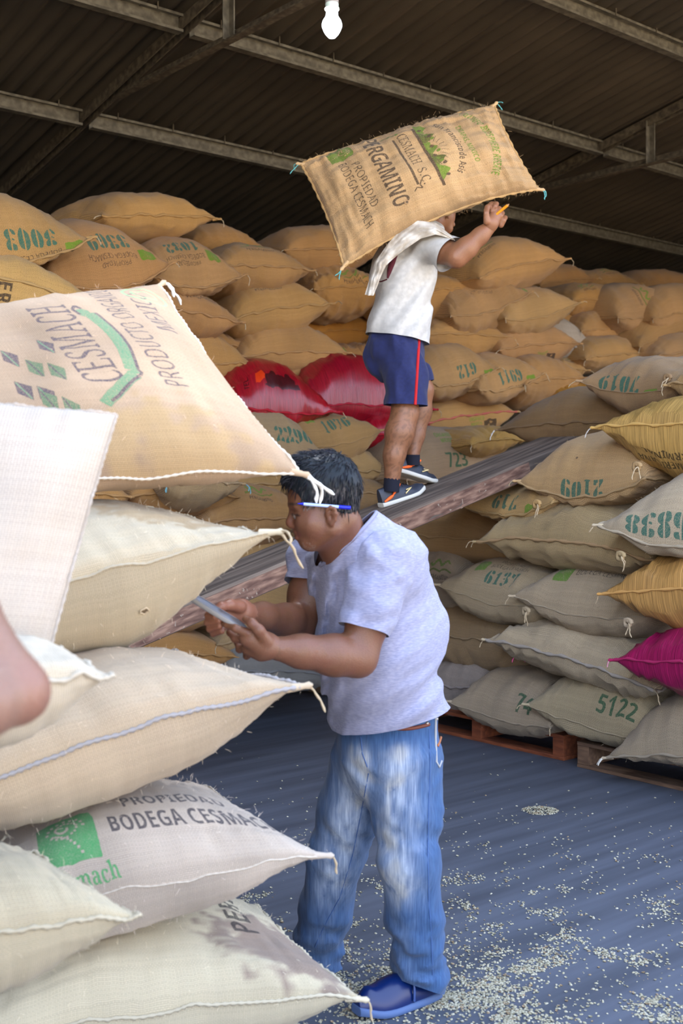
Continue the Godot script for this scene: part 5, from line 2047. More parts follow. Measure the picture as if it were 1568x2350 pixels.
	part("hair", hm.mesh(), hairm, t)
	# shirt
	var s := Blob.new(Vector3(-0.32, 0.72, -3.75), Vector3(0.42, 1.52, -2.95), 0.0095)
	s.add(chest, belly, 0.168, 0.180, 0.06, fwd, 0.84)
	s.add(belly, waist, 0.180, 0.170, 0.05, fwd, 0.88)
	s.add(waist, P(895, 1680, 3.44), 0.170, 0.172, 0.05, fwd, 0.88)
	s.add(P(880, 1330, 3.36), P(915, 1450, 3.40), 0.13, 0.15, 0.06)
	s.add(shl.lerp(shr, 0.06), shr, 0.080, 0.072, 0.07)
	s.add(P(800, 1222, 3.215), chest, 0.074, 0.11, 0.06)
	s.add(P(835, 1215, 3.24), P(905, 1275, 3.26), 0.05, 0.085, 0.06)
	var fold := func(p: Vector3) -> float: return 0.015 * noise.get_noise_3d(p.x * 9.0 + p.y * 5.0, p.y * 12.0 - p.x * 6.0, p.z * 6.0) + 0.002 * noise.get_noise_3dv(p * 40.0)
	var s2 := Blob.new(Vector3(-0.02, 0.98, -3.35), Vector3(0.32, 1.50, -2.98), 0.0095)
	s2.chain([[shl + (shr - shl) * 0.12, 0.074], [shl, 0.080], [shl.lerp(elb, 0.4), 0.073], [shl.lerp(elb, 0.85), 0.071]], 0.035)
	var s3 := Blob.new(Vector3(-0.30, 1.05, -3.60), Vector3(0.05, 1.45, -3.22), 0.0095)
	s3.chain([[shr + (shl - shr) * 0.15, 0.074], [shr, 0.076], [shr.lerp(elr, 0.5), 0.068], [shr.lerp(elr, 0.9), 0.066]], 0.035)
	var d1 := (P(700, 1500, 3.3) - P(960, 1330, 3.3)).normalized()
	var d2 := Vector3(d1.y, -d1.x, 0)
	s.shift(func(p: Vector3) -> float:
		var q := pix(p)
		var low := smoothstep(1420.0, 1600.0, q.y)
		var a := noise.get_noise_3d(p.dot(d2) * 13.0, p.dot(d1) * 2.4, p.z * 2.0) * (0.013 + 0.012 * low)
		var front := smoothstep(820.0, 740.0, q.x) * smoothstep(1270.0, 1330.0, q.y)
		a += 0.010 * front * sin((q.x + 0.25 * q.y) * 0.16 + 2.0 * noise.get_noise_2d(q.x * 0.02, q.y * 0.01))
		return a + 0.002 * noise.get_noise_3dv(p * 40.0))
	var hemn := Vector3(-0.20, 0.97, 0.02).normalized()
	var hemp := P(890, 1648, 3.43)
	var sln := (elb - shl).normalized()
	var slp := P(820, 1442, 3.12)
	var srn := (elr - shr).normalized()
	var srp := P(690, 1336, 3.41)
	var np := P(796, 1236, 3.22)
	var nn2 := Vector3(-0.70, 0.72, 0.05).normalized()
	s.cut(func(p: Vector3) -> float:
		return maxf((hemp - p).dot(hemn), minf((p - np).dot(nn2), 0.12 - (p - np).length())))
	s2.shift(fold)
	s3.shift(fold)
	s2.cut(func(p: Vector3) -> float: return (p - slp).dot(sln))
	s3.cut(func(p: Vector3) -> float: return (p - srp).dot(srn))
	var grey := Color(1, 1, 1)
	var sm := MB.new()
	for q: Blob in [s, s2, s3]:
		q.mesh(sm, func(p: Vector3) -> Color: return grey)
	for k in sm.v.size():
		sm.v[k] -= org
	var shirt := cloth("heather grey jersey", Color(0.50, 0.51, 0.61), Color(0.62, 0.62, 0.705), Vector3(4.0, 15.0, 4.0), 0.03)
	var so := part("t_shirt", sm.mesh(), shirt, t)
	# rolled hems and collar
	var rim := flat("jersey hem", Color(0.53, 0.535, 0.63), 0.92)
	var ring := PackedVector3Array()
	for k in 41:
		var an := TAU * k / 40.0
		var u := nn2.cross(Vector3(0, 0, 1)).normalized()
		var w := nn2.cross(u).normalized()
		var r := 0.03
		var p := np
		while r < 0.11:
			p = np + (u * cos(an) + w * sin(an)) * r - nn2 * 0.004
			if s.at(p) > 0:
				break
			r += 0.002
		ring.append(p - org)
	open_tube("collar", ring, 0.0055, rim, so, 6)
	# jeans
	var lhip := P(928, 1745, 3.41)
	var lkn := P(940, 1975, 3.37)
	var lan := P(962, 2225, 3.43)
	var rhip := P(838, 1745, 3.52)
	var rkn := P(774, 1960, 3.58)
	var ran := P(726, 2195, 3.68)
	var j := Blob.new(Vector3(-0.22, 0.0, -3.92), Vector3(0.46, 0.95, -3.16), 0.0105)
	j.add(P(892, 1620, 3.44), P(888, 1725, 3.45), 0.158, 0.160, 0.06, fwd, 0.9)
	j.chain([[lhip, 0.112], [lhip.lerp(lkn, 0.5), 0.096], [lkn, 0.086], [lkn.lerp(lan, 0.55), 0.078], [lan, 0.074], [lan + Vector3(0.01, -0.07, 0.0), 0.075]], 0.03)
	j.chain([[rhip, 0.108], [rhip.lerp(rkn, 0.5), 0.094], [rkn, 0.084], [rkn.lerp(ran, 0.55), 0.079], [ran, 0.076], [ran + Vector3(-0.005, -0.06, 0), 0.076]], 0.03)
	j.shift(func(p: Vector3) -> float:
		var q := pix(p)
		var a := noise.get_noise_3d(p.x * 9, p.y * 5, p.z * 9) * 0.007
		var leg := smoothstep(2030.0, 2200.0, q.y)
		a += leg * (0.006 * sin(p.y * 62.0 + 4.0 * noise.get_noise_3dv(p * 6.0) + p.x * 22.0) + 0.012 * noise.get_noise_3d(p.x * 7, p.y * 20, p.z * 7))
		var kn := exp(-pow((q.y - 1930.0) / 70.0, 2.0))
		a += kn * 0.010 * noise.get_noise_3d(p.x * 9 + 4, p.y * 18 + p.x * 10, p.z * 9)
		var cr := exp(-pow((q.y - 1770.0) / 60.0, 2.0))
		a += cr * 0.009 * noise.get_noise_3d(p.x * 5, p.y * 17 - absf(p.x - 0.1) * 12, p.z * 5)
		return a)
	var hl1 := lan + Vector3(0.0, -0.045, 0.0)
	var hl2 := ran + Vector3(0, -0.05, 0)
	j.cut(func(p: Vector3) -> float:
		var v := p.y - 0.935
		if (p - hl1).length() < 0.16:
			v = maxf(v, (hl1 - p).dot(Vector3(0.32, 0.9, -0.28).normalized()))
		else:
			v = maxf(v, hl2.y - p.y)
		return v)
	var jm := MB.new()
	j.mesh(jm, func(p: Vector3) -> Color:
		var q := pix(p)
		var mid := 945.0 - 8.0 * sin((q.y - 1700) / 150.0)
		var mid2 := lerpf(845, 735, clampf((q.y - 1700) / 480.0, 0, 1))
		var front := maxf(exp(-pow((q.x - mid + 22) / 42.0, 2.0)) if q.x > 862 else 0.0, exp(-pow((q.x - mid2 + 10) / 42.0, 2.0)) if q.x < 875 and q.y > 1690 else 0.0)
		var fade := front * smoothstep(1690.0, 1760.0, q.y) * (1.0 - 0.85 * smoothstep(2020.0, 2110.0, q.y))
		fade = clampf(fade * (0.8 + 0.8 * noise.get_noise_3d(p.x * 40, p.y * 3, p.z * 40)), 0, 1)
		var c := Color(0.042, 0.105, 0.235).lerp(Color(0.46, 0.52, 0.61), fade)
		var yw := clampf(fade * 2.2 * noise.get_noise_3d(p.x * 8 + 9, p.y * 8, p.z * 8) - 0.1, 0, 0.6)
		return c.lerp(Color(0.50, 0.47, 0.40), yw))
	for k in jm.v.size():
		jm.v[k] -= org
	var denim := cloth("washed denim", Color(0.74, 0.77, 0.82), Color(1, 1, 1), Vector3(13.0, 1.0, 13.0), 0.05)
	var jo := part("jeans", jm.mesh(), denim, t)
	# seams, pocket edge, rivets found on the cloth's surface
	var seam := flat("denim seam", Color(0.25, 0.36, 0.55), 0.9)
	var lines := [[[985, 1672], [988, 1740], [984, 1850], [982, 1960], [984, 2060], [990, 2150], [994, 2250]], [[846, 1775], [830, 1860], [810, 1960], [780, 2060], [742, 2130], [720, 2180]], [[828, 1690], [832, 1730], [845, 1765]]]
	for ln: Array in lines:
		var pts := PackedVector3Array()
		for k in ln.size() - 1:
			for q in 8:
				var u := q / 8.0
				pts.append(hit(j, lerpf(ln[k][0], ln[k + 1][0], u), lerpf(ln[k][1], ln[k + 1][1], u), 3.2, 3.8) - org)
		open_tube("seam", pts, 0.0016, seam, jo, 5)
	var trim := PackedVector3Array()
	for k in 16:
		var u := k / 15.0
		trim.append(hit(j, lerpf(884, 985, u), 1668 + 7 * sin(PI * u) - 6 * u, 3.2, 3.8) - org)
	open_tube("pocket_trim", trim, 0.0058, flat("brown leather", Color(0.42, 0.2, 0.11), 0.6), jo, 6)
	var pk := PackedVector3Array()
	for q: Array in [[1000, 1640], [1000, 1700], [1002, 1748], [1008, 1760], [1014, 1746]]:
		pk.append(hit(j, q[0], q[1], 3.2, 3.8) - org)
	open_tube("back_pocket_edge", pk, 0.0035, flat("pale stitching", Color(0.62, 0.62, 0.62), 0.9), jo, 5)
	var mk := PackedVector3Array()
	for q: Array in [[1005, 1712], [1009, 1702], [1012, 1692]]:
		mk.append(hit(j, q[0], q[1], 3.2, 3.8) - org)
	open_tube("pocket_embroidery", mk, 0.004, flat("rust embroidery", Color(0.66, 0.4, 0.24), 0.9), jo, 6)
	for q: Array in [[980, 1660], [1002, 1650]]:
		var rv := MB.new()
		rv.lathe(PackedVector2Array([Vector2(0.0055, -0.003), Vector2(0.0055, 0.001), Vector2(0.003, 0.003), Vector2(0.0002, 0.0035)]), 10, Transform3D(Basis(Vector3.RIGHT, PI * 0.5), hit(j, q[0], q[1], 3.2, 3.8) - org))
		part("rivet", rv.mesh(), flat("rivet metal", Color(0.7, 0.66, 0.62), 0.35, 0.8), jo)
	# clogs
	var toe := (P(884, 2318, 3.365) - P(1000, 2300, 3.46))
	toe.y = 0
	var hl_ := P(1004, 2295, 3.47)
	hl_.y = 0.0
	shoe(t, "clog", hl_, toe, Vector3.UP, 0.285, 0.112, false)
	var h2 := Vector3(ran.x + 0.05, 0, ran.z - 0.02)
	shoe(t, "clog", h2, Vector3(-0.9, 0, 0.42), Vector3.UP, 0.285, 0.112, false)
	# pen tucked above the ear
	var pa: Vector3 = hp.call(679, 1154.5, 0.072)
	var pb: Vector3 = hp.call(797, 1164, 0.088)
	var pt := thing("ballpoint_pen", "thin blue and white ballpoint pen tucked above the man's ear", "pen", pa)
	var e := pb - pa
	open_tube("barrel", PackedVector3Array([e * 0.12, e * 0.8]), 0.0042, flat("pen barrel", Color(0.72, 0.8, 1.0), 0.25), pt, 8)
	open_tube("cap", PackedVector3Array([e * 0.78, e]), 0.0048, flat("pen blue", Color(0.05, 0.12, 0.75), 0.25), pt, 8)
	var tip := MB.new()
	tip.tube(PackedVector3Array([e * 0.13, e * 0.03, Vector3.ZERO]), PackedFloat32Array([0.0042, 0.0018, 0.0006]), 8)
	part("tip", tip.mesh(), M["pen blue"], pt)
	# the probe: a half open steel tube, cut slantwise
	var ta := P(425, 1360, 3.02)
	var tb := P(570, 1449, 2.955)
	var pr := thing("sack_probe", "shiny metal sampling probe held in the man's hands and stuck into the sack", "sampling tool", ta)
	var ax := (tb - ta)
	var zz := ax.normalized()
	var xx := zz.cross(Vector3(0.2, 0.6, 0.75)).normalized()
	var yy := xx.cross(zz)
	var pm := MB.new()
	var rn := 26
	for lay in 2:
		for k in rn + 1:
			var u := float(k) / rn
			for q in 13:
				var an := lerpf(-2.5, 2.5, q / 12.0) * (1.0 - 0.35 * smoothstep(0.75, 1.0, u)) - PI * 0.5
				var r := (0.0125 - (0.0012 if lay == 1 else 0.0)) * (1.0 - 0.35 * smoothstep(0.8, 1.0, u))
				pm.v.append(ax * u + (xx * cos(an) + yy * sin(an)) * r)
		var base := lay * (rn + 1) * 13
		for k in rn:
			for q in 12:
				var a := base + k * 13 + q
				if lay == 0:
					pm.quad(a, a + 1, a + 14, a + 13)
				else:
					pm.quad(a, a + 13, a + 14, a + 1)
	part("tube", pm.mesh(), flat("bright steel", Color(0.80, 0.82, 0.86), 0.38, 0.75), pr)


# the man who walks up the plank under a full sack
func carrier() -> void:
	var org := P(900, 1152, 6.25)
	var t := thing("person", "man in white T-shirt and navy shorts walking up the plank under a sack", "person", org)
	var fwd := DP
	var rt := Vector3(0.644, 0, 0.765).normalized()
	var brown := Color(0.29, 0.13, 0.066)
	var tone := func(p: Vector3) -> Color:
		var q := pix(p)
		var b := 1.0 + 0.10 * noise.get_noise_3dv(p * 9.0)
		var c := Color(brown.r * b, brown.g * b, brown.b * b)
		if q.y > 930 and noise.get_noise_3d(p.x * 120, p.y * 40, p.z * 120) > 0.2:
			c = c * 0.72
		return c
	var mb := MB.new()
	var pel := P(912, 790, 6.4)
	var chest := P(930, 620, 6.4)
	var rsh := P(988, 562, 6.24)
	var lsh := P(925, 552, 6.56)
	var rel := P(1048, 590, 6.08)
	var rwr := P(1122, 524, 6.06)
	var lel := P(1010, 480, 6.72)
	var lwr := P(1060, 440, 6.66)
	var rh := P(926, 795, 6.33)
	var rk := P(930, 948, 6.28)
	var ra := P(900, 1100, 6.27)
	var lh := P(906, 795, 6.47)
	var lk := P(966, 895, 6.54)
	var la := P(946, 1046, 6.50)
	var b := Blob.new(Vector3(0.05, 1.3, -6.95), Vector3(0.92, 3.12, -5.9), 0.0125)
	b.add(pel, chest, 0.115, 0.14, 0.05, fwd, 0.85)
	b.add(rsh, lsh, 0.07, 0.07, 0.05)
	b.add(chest, P(970, 530, 6.45), 0.12, 0.07, 0.05)
	b.chain([[rsh, 0.07], [rsh.lerp(rel, 0.5), 0.064], [rel, 0.056]], 0.03)
	b.chain([[rel, 0.052], [rel.lerp(rwr, 0.3), 0.055], [rel.lerp(rwr, 0.75), 0.042], [rwr, 0.035]], 0.025)
	b.chain([[lsh, 0.06], [lel, 0.05], [lwr, 0.034]], 0.03)
	b.chain([[rh, 0.085], [rk, 0.070], [P(918, 992, 6.27), 0.077], [P(905, 1045, 6.26), 0.056], [ra, 0.043]], 0.03)
	b.chain([[lh, 0.085], [lk, 0.068], [P(963, 945, 6.55), 0.066], [P(953, 1000, 6.53), 0.05], [la, 0.04]], 0.03)
	b.mesh(mb, tone)
	# fist round the lower edge of the sack
	var hf := Blob.new(P(1100, 545, 6.2) - Vector3(0, 0, 0.02), P(1178, 452, 6.0) + Vector3(0, 0, 0.08), 0.0036)
	hf.chain([[rwr, 0.033], [P(1128, 512, 6.05), 0.036]], 0.015)
	hf.add(P(1128, 512, 6.05), P(1140, 492, 6.06), 0.038, 0.034, 0.015, rt, 0.75)
	for k in 4:
		var u := k / 3.0
		var kn := P(lerpf(1136, 1156, u), lerpf(474, 506, u), lerpf(6.04, 6.07, u))
		hf.chain([[kn + Vector3(-0.012, -0.02, -0.01), 0.016], [kn, 0.0135], [kn + Vector3(0.012, 0.02, -0.028), 0.0125], [kn + Vector3(-0.012, 0.026, -0.048), 0.011], [kn + Vector3(-0.032, 0.012, -0.052), 0.0095]], 0.003)
	hf.chain([[P(1118, 508, 6.02), 0.02], [P(1115, 490, 6.01), 0.0165], [P(1119, 476, 6.03), 0.0135], [P(1128, 470, 6.06), 0.0105]], 0.006)
	hf.mesh(mb, tone)
	# head, bent forward under the sack
	var hc := P(1006, 484, 6.60)
	var h := Blob.new(hc - Vector3(0.2, 0.24, 0.2), hc + Vector3(0.2, 0.2, 0.2), 0.006)
	h.add(hc, hc + fwd * 0.03, 0.082, 0.08, 0.02, rt, 0.92)
	h.add(hc + fwd * 0.055 + Vector3(0, -0.05, 0), hc + fwd * 0.06 + Vector3(0, -0.09, 0), 0.04, 0.035, 0.03, rt, 1.35)
	h.add(hc + fwd * 0.105 + Vector3(0, -0.035, 0), hc + fwd * 0.118 + Vector3(0, -0.06, 0), 0.009, 0.013, 0.012)
	for sd: float in [-1.0, 1.0]:
		h.add(hc + rt * 0.076 * sd + Vector3(0, -0.015, 0), hc + rt * 0.078 * sd + Vector3(0, -0.05, 0), 0.012, 0.009, 0.006)
		h.add(hc + fwd * 0.09 + rt * 0.03 * sd + Vector3(0, -0.03, 0), hc + fwd * 0.09 + rt * 0.032 * sd + Vector3(0, -0.03, 0), 0.012, 0.012, 0.01, Vector3.ZERO, 1.0, true)
	h.add(hc + fwd * 0.095 + rt * 0.015 + Vector3(0, -0.088, 0), hc + fwd * 0.095 - rt * 0.015 + Vector3(0, -0.088, 0), 0.008, 0.008, 0.006)
	h.add(hc + Vector3(0, -0.05, 0) - fwd * 0.02, P(972, 540, 6.47), 0.055, 0.062, 0.03)
	h.mesh(mb, tone)
	for k in mb.v.size():
		mb.v[k] -= org
	part("body", mb.mesh(), skin(), t)
	var hs := Blob.new(hc - Vector3(0.16, 0.16, 0.16), hc + Vector3(0.16, 0.16, 0.16), 0.007)
	hs.add(hc + Vector3(0, 0.012, 0) - fwd * 0.012, hc + fwd * 0.02 + Vector3(0, 0.012, 0), 0.088, 0.086, 0.02, rt, 0.95)
	hs.shift(func(p: Vector3) -> float: return noise.get_noise_3dv(p * 50.0) * 0.004)
	hs.cut(func(p: Vector3) -> float: return (hc - p).dot((Vector3.UP - fwd * 0.7).normalized()) - 0.012)
	var hm := MB.new()
	hs.mesh(hm, func(p: Vector3) -> Color: return Color(0.012, 0.011, 0.011))
	for k in hm.v.size():
		hm.v[k] -= org
	part("hair", hm.mesh(), flat_vertex("hair dark"), t)
	# shirt
	var s := Blob.new(Vector3(0.05, 2.15, -6.85), Vector3(0.75, 3.0, -5.98), 0.011)
	s.add(P(914, 770, 6.4), chest, 0.172, 0.178, 0.05, fwd, 0.9)
	s.add(P(918, 800, 6.4), P(914, 740, 6.4), 0.175, 0.172, 0.05, fwd, 0.9)
	s.add(chest, P(955, 555, 6.40), 0.17, 0.125, 0.06)
	s.add(rsh, lsh, 0.09, 0.085, 0.06)
	s.add(P(955, 560, 6.42), P(985, 540, 6.40), 0.12, 0.08, 0.05)
	s.chain([[rsh, 0.088], [rsh.lerp(rel, 0.6), 0.086], [rsh.lerp(rel, 0.95), 0.082]], 0.035)
	s.chain([[lsh, 0.085], [lsh.lerp(lel, 0.6), 0.08]], 0.035)
	var a1 := (P(850, 760, 6.3) - P(990, 600, 6.3)).normalized()
	var a2 := Vector3(-a1.y, a1.x, 0)
	s.shift(func(p: Vector3) -> float:
		var q := pix(p)
		var a := noise.get_noise_3d(p.dot(a2) * 9.0, p.dot(a1) * 1.1, p.z * 1.5) * 0.024
		a += 0.008 * sin(p.dot(a2) * 40.0 + 3.0 * noise.get_noise_3dv(p * 3.0)) * smoothstep(1010.0, 900.0, q.x)
		return a)
	var hn := Vector3(0.18, 0.98, 0).normalized()
	var hp2 := P(912, 772, 6.3)
	var sn := (rel - rsh).normalized()
	var sp := P(1030, 585, 6.12)
	s.cut(func(p: Vector3) -> float:
		var v := (hp2 - p).dot(hn)
		if (p - sp).length() < 0.17:
			v = maxf(v, (p - sp).dot((sn * 0.8 + Vector3(0.35, -0.35, 0.2)).normalized()))
		v = maxf(v, minf((p - P(975, 535, 6.46)).dot(Vector3(0.6, 0.8, -0.1)), 0.1 - (p - P(975, 535, 6.46)).length()))
		return v)
	var sm := MB.new()
	s.mesh(sm, func(p: Vector3) -> Color: return Color(1, 1, 1).lerp(Color(0.86, 0.8, 0.7), clampf(0.35 * noise.get_noise_3dv(p * 4.0), 0, 0.3)))
	for k in sm.v.size():
		sm.v[k] -= org
	var so := part("t_shirt", sm.mesh(), cloth("white cotton", Color(0.72, 0.71, 0.69), Color(0.81, 0.80, 0.78), Vector3(2, 2, 2), 0.04), t)
	# maroon print on the back, seen edge on: a strip and a line
	var mp := PackedVector3Array()
	for q: Array in [[908, 585], [900, 602], [894, 622], [890, 638]]:
		mp.append(hit(s, q[0], q[1], 5.9, 6.8) - org)
	var mbp := MB.new()
	mbp.tube(mp, PackedFloat32Array([0.014, 0.02, 0.014, 0.006]), 6)
	part("maroon_print", mbp.mesh(), flat("maroon print", Color(0.35, 0.12, 0.17), 0.9), so)
	var ml := PackedVector3Array()
	for q: Array in [[866, 646], [876, 646], [889, 641]]:
		ml.append(hit(s, q[0], q[1], 5.9, 6.8) - org)
	open_tube("print_line", ml, 0.004, M["maroon print"], so, 5)
	# shorts
	var j := Blob.new(Vector3(0.05, 1.78, -6.95), Vector3(0.75, 2.42, -5.98), 0.011)
	j.add(P(912, 755, 6.4), P(910, 800, 6.41), 0.155, 0.160, 0.05, fwd, 0.92)
	j.add(P(886, 815, 6.4), P(890, 830, 6.4), 0.11, 0.11, 0.05)
	j.chain([[P(918, 800, 6.34), 0.115], [P(930, 870, 6.3), 0.115], [P(933, 950, 6.28), 0.122]], 0.03)
	j.add(P(908, 800, 6.47), P(915, 815, 6.48), 0.115, 0.115, 0.04)
	var jf := Blob.new(Vector3(0.05, 1.82, -6.95), Vector3(0.75, 2.42, -6.2), 0.011)
	jf.chain([[P(908, 800, 6.47), 0.112], [P(950, 875, 6.57), 0.105], [P(955, 920, 6.6), 0.11]], 0.03)
	jf.shift(func(p: Vector3) -> float: return noise.get_noise_3d(p.x * 10, p.y * 3.5, p.z * 10) * 0.016)
	j.shift(func(p: Vector3) -> float: return noise.get_noise_3d(p.x * 10, p.y * 3.5, p.z * 10) * 0.016 + 0.005 * sin(p.x * 60.0 + p.y * 25.0 + 2.0 * noise.get_noise_3dv(p * 6.0)))
	var hem := P(932, 930, 6.28)
	var hem2 := P(955, 885, 6.58)
	j.cut(func(p: Vector3) -> float:
		return (hem - p).dot(Vector3(0.03, 1, 0.0).normalized()))
	jf.cut(func(p: Vector3) -> float: return (hem2 - p).dot(Vector3(-0.3, 0.95, 0).normalized()))
	var jm := MB.new()
	jf.mesh(jm, func(p: Vector3) -> Color: return Color(1, 1, 1))
	j.mesh(jm, func(p: Vector3) -> Color: return Color(1, 1, 1))
	for k in jm.v.size():
		jm.v[k] -= org
	var jo := part("shorts", jm.mesh(), cloth("navy polyester", Color(0.10, 0.125, 0.29), Color(0.12, 0.15, 0.335), Vector3(3, 3, 3), 0.03), t)
	var st := PackedVector3Array()
	for k in 22:
		var u := k / 21.0
		st.append(hit(j, lerpf(963, 953, u), lerpf(762, 929, u), 5.95, 6.7) - org)
	open_tube("red_stripe", st, 0.0085, flat("red stripe", Color(0.72, 0.06, 0.09), 0.8), jo, 6)
	# socks
	for q: Array in [[ra, P(898, 1128, 6.27)], [la, P(946, 1068, 6.50)]]:
		open_tube("sock", PackedVector3Array([q[0] + Vector3(0, 0.005, 0) - org, (q[0] + q[1]) * 0.5 - org, q[1] - org]), 0.044, flat("navy sock", Color(0.05, 0.06, 0.13), 0.9), t, 14)
	# shoes on the sloping plank
	var slope := (DP + Vector3.UP * 0.29).normalized()
	var pn := DR.cross(slope).normalized()
	if pn.y < 0:
		pn = -pn
	var E := P(1347, 1000, 7.0)
	var s1 := E - DP * 1.43 - Vector3.UP * 0.29 * 1.43 + DR * 0.24
	shoe(t, "shoe", s1 + pn * 0.002, slope + rt * 0.1, pn, 0.30, 0.115, true)
	var s2 := E - DP * 1.2 - Vector3.UP * 0.29 * 1.2 + DR * 0.33 + pn * 0.13
	shoe(t, "shoe", s2, slope - Vector3.UP * 0.52, (pn + slope * 0.5).normalized(), 0.30, 0.115, true)
	# a yellow pencil pinched in the fist
	var pa := P(1143, 489, 6.03)
	var pe := P(1169, 468, 5.99) - pa
	var pencil := thing("pencil", "yellow pencil sticking out of the carrying man's fist", "pencil", pa)
	open_tube("shaft", PackedVector3Array([-pe * 0.6, pe * 0.85]), 0.0075, flat("pencil yellow", Color(0.95, 0.62, 0.12), 0.5), pencil, 6)
	var ptip := MB.new()
	ptip.tube(PackedVector3Array([pe * 0.85, pe]), PackedFloat32Array([0.0072, 0.001]), 6)
	part("tip", ptip.mesh(), flat("pencil wood", Color(0.8, 0.6, 0.4), 0.8), pencil)
	# folded shirt laid over the shoulder as a pad
	var pad := thing("shoulder_cloth", "dirty white cloth draped over the walking man's shoulder as padding beneath the carried sack", "cloth", P(900, 560, 6.2))
	var up := [[1036, 540, 6.08], [1000, 512, 6.10], [960, 506, 6.12], [920, 528, 6.14], [888, 562, 6.14], [862, 600, 6.16], [848, 640, 6.18], [838, 676, 6.18]]
	var dn := [[1044, 552, 6.08], [1000, 538, 6.05], [965, 548, 6.08], [930, 572, 6.10], [902, 594, 6.12], [884, 612, 6.13], [872, 640, 6.14], [858, 678, 6.16]]
	var cb := MB.new()
	var ns := 56
	var nt := 12
	for lay in 2:
		for k in ns + 1:
			var u := float(k) / ns * (up.size() - 1)
			var i := mini(int(u), up.size() - 2)
			var fr := u - i
			fr = fr * fr * (3 - 2 * fr) * 0.4 + fr * 0.6
			var a := P(up[i][0], up[i][1], up[i][2]).lerp(P(up[i + 1][0], up[i + 1][1], up[i + 1][2]), fr)
			var c := P(dn[i][0], dn[i][1], dn[i][2]).lerp(P(dn[i + 1][0], dn[i + 1][1], dn[i + 1][2]), fr)
			for q in nt + 1:
				var v := float(q) / nt
				var p := a.lerp(c, v)
				var bul := sin(PI * v) * 0.02 + noise.get_noise_3d(v * 5.0, u * 0.8, 2.0) * 0.016
				p += Vector3(-0.2, -0.25, 0.95) * (bul + (0.0 if lay == 0 else -0.014 - 0.02 * sin(PI * v)))
				cb.v.append(p - pad.position)
		var base := lay * (ns + 1) * (nt + 1)
		for k in ns:
			for q in nt:
				var a := base + k * (nt + 1) + q
				if lay == 0:
					cb.quad(a, a + nt + 1, a + nt + 2, a + 1)
				else:
					cb.quad(a, a + 1, a + nt + 2, a + nt + 1)
	part("cloth", cb.mesh(), noisy("dirty white cloth", Color(0.60, 0.54, 0.46), Color(0.86, 0.84, 0.8), 0.02, Vector3(2, 2, 2), 0.95, 0.05), pad)


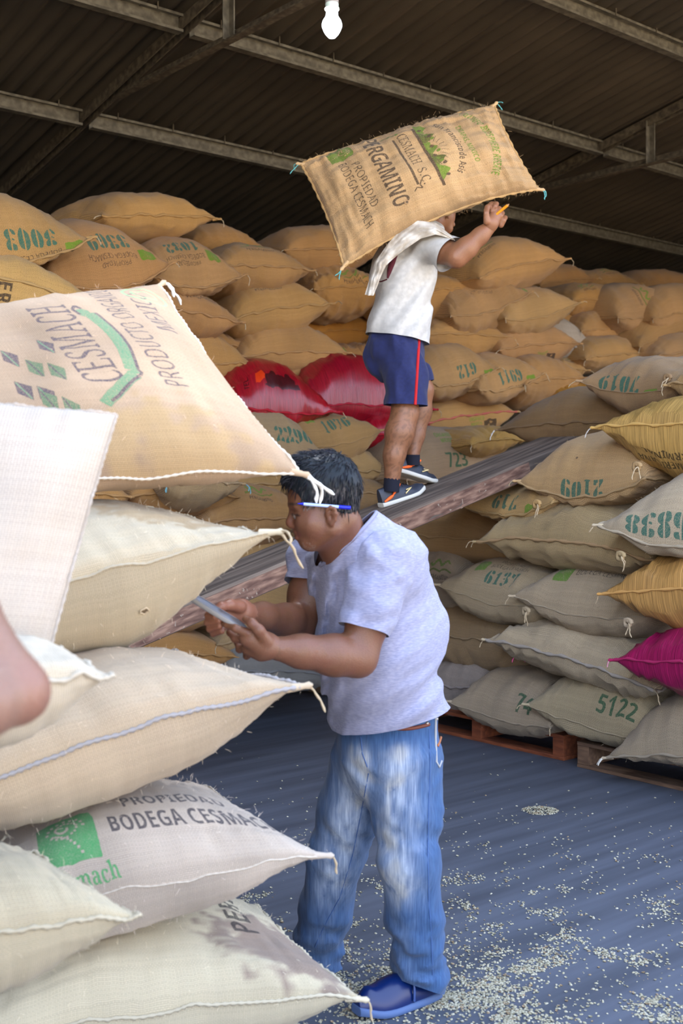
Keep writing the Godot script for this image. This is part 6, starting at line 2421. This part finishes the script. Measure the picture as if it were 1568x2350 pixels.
# the bare elbow of someone at the left edge
func bystander() -> void:
	var org := P(-300, 1600, 1.5)
	org.y = 0
	var t := thing("person", "blurred bare elbow of a person in white shirt at the left edge", "person", org)
	var sh := P(-300, 1150, 1.50)
	var el := P(40, 1588, 1.50)
	var wr := P(-330, 1700, 1.30)
	var tor := P(-480, 1500, 1.65)
	var c0 := Color(0.24, 0.135, 0.095)
	var b := Blob.new(tor - Vector3(0.3, 0.65, 0.3), Vector3(-0.28, 1.85, -1.1), 0.011)
	b.chain([[sh, 0.055], [sh.lerp(el, 0.55), 0.049], [el, 0.037]], 0.03)
	b.chain([[el, 0.037], [el.lerp(wr, 0.3), 0.043], [wr, 0.03]], 0.025)
	b.chain([[wr, 0.03], [wr + (wr - el).normalized() * 0.09, 0.034]], 0.02)
	for k in 4:
		var kn := wr + (wr - el).normalized() * 0.10 + Vector3(0, 0.024 - k * 0.016, 0)
		b.chain([[kn, 0.0105], [kn + (wr - el).normalized() * (0.034 - 0.003 * absf(k - 1.2)), 0.0095], [kn + (wr - el).normalized() * 0.045 + Vector3(0, 0, -0.02), 0.0085]], 0.006)
	b.chain([[wr + (wr - el).normalized() * 0.05 + Vector3(0, 0.03, 0), 0.014], [wr + (wr - el).normalized() * 0.10 + Vector3(0, 0.055, 0), 0.011]], 0.008)
	b.add(tor + Vector3(0, 0.1, 0), tor - Vector3(0, 0.3, 0), 0.14, 0.14, 0.05)
	var nk := tor + Vector3(0.02, 0.26, 0)
	b.add(nk, nk + Vector3(0.01, 0.1, 0), 0.055, 0.055, 0.04)
	b.add(nk + Vector3(0.01, 0.19, 0), nk + Vector3(0.02, 0.22, -0.02), 0.08, 0.08, 0.03)
	var mb := MB.new()
	b.mesh(mb, func(p: Vector3) -> Color: return c0.lerp(Color(0.30, 0.125, 0.085), clampf(1.0 - (p - el).length() / 0.06, 0, 0.6)))
	for k in mb.v.size():
		mb.v[k] -= org
	part("body", mb.mesh(), skin(), t)
	var s := Blob.new(tor - Vector3(0.32, 0.7, 0.3), Vector3(-0.3, 1.6, -1.15), 0.014)
	s.add(tor + Vector3(0, 0.08, 0), tor - Vector3(0, 0.45, 0), 0.165, 0.175, 0.05)
	s.add(tor + Vector3(0, 0.12, 0), sh, 0.08, 0.07, 0.05)
	s.add(sh, sh.lerp(el, 0.35), 0.072, 0.075, 0.04)
	s.shift(func(p: Vector3) -> float: return noise.get_noise_3dv(p * 9.0) * 0.012)
	var cutp := sh.lerp(el, 0.3)
	s.cut(func(p: Vector3) -> float:
		var v := p.y - (nk.y - 0.02) if (p - nk).length() < 0.12 else -1.0
		if (p - cutp).length() < 0.12:
			v = maxf(v, (p - cutp).dot((el - sh).normalized()))
		return maxf(v, tor.y - 0.5 - p.y))
	var sm := MB.new()
	s.mesh(sm, func(p: Vector3) -> Color: return Color(1, 1, 1))
	for k in sm.v.size():
		sm.v[k] -= org
	part("t_shirt", sm.mesh(), M["white cotton"], t)
	var jb := Blob.new(Vector3(tor.x - 0.3, -0.01, tor.z - 0.32), Vector3(tor.x + 0.3, tor.y - 0.25, tor.z + 0.32), 0.016)
	jb.add(tor - Vector3(0, 0.4, 0), tor - Vector3(0, 0.5, 0), 0.15, 0.15, 0.04)
	for sd: float in [-1.0, 1.0]:
		var hip := tor + Vector3(0.02, -0.5, 0.09 * sd)
		jb.chain([[hip, 0.09], [Vector3(hip.x, 0.48, hip.z), 0.07], [Vector3(hip.x, 0.06, hip.z), 0.06]], 0.03)
	var jm := MB.new()
	jb.mesh(jm, func(p: Vector3) -> Color: return Color(0.09, 0.1, 0.13))
	for k in jm.v.size():
		jm.v[k] -= org
	part("trousers", jm.mesh(), flat_vertex("dark trousers"), t)
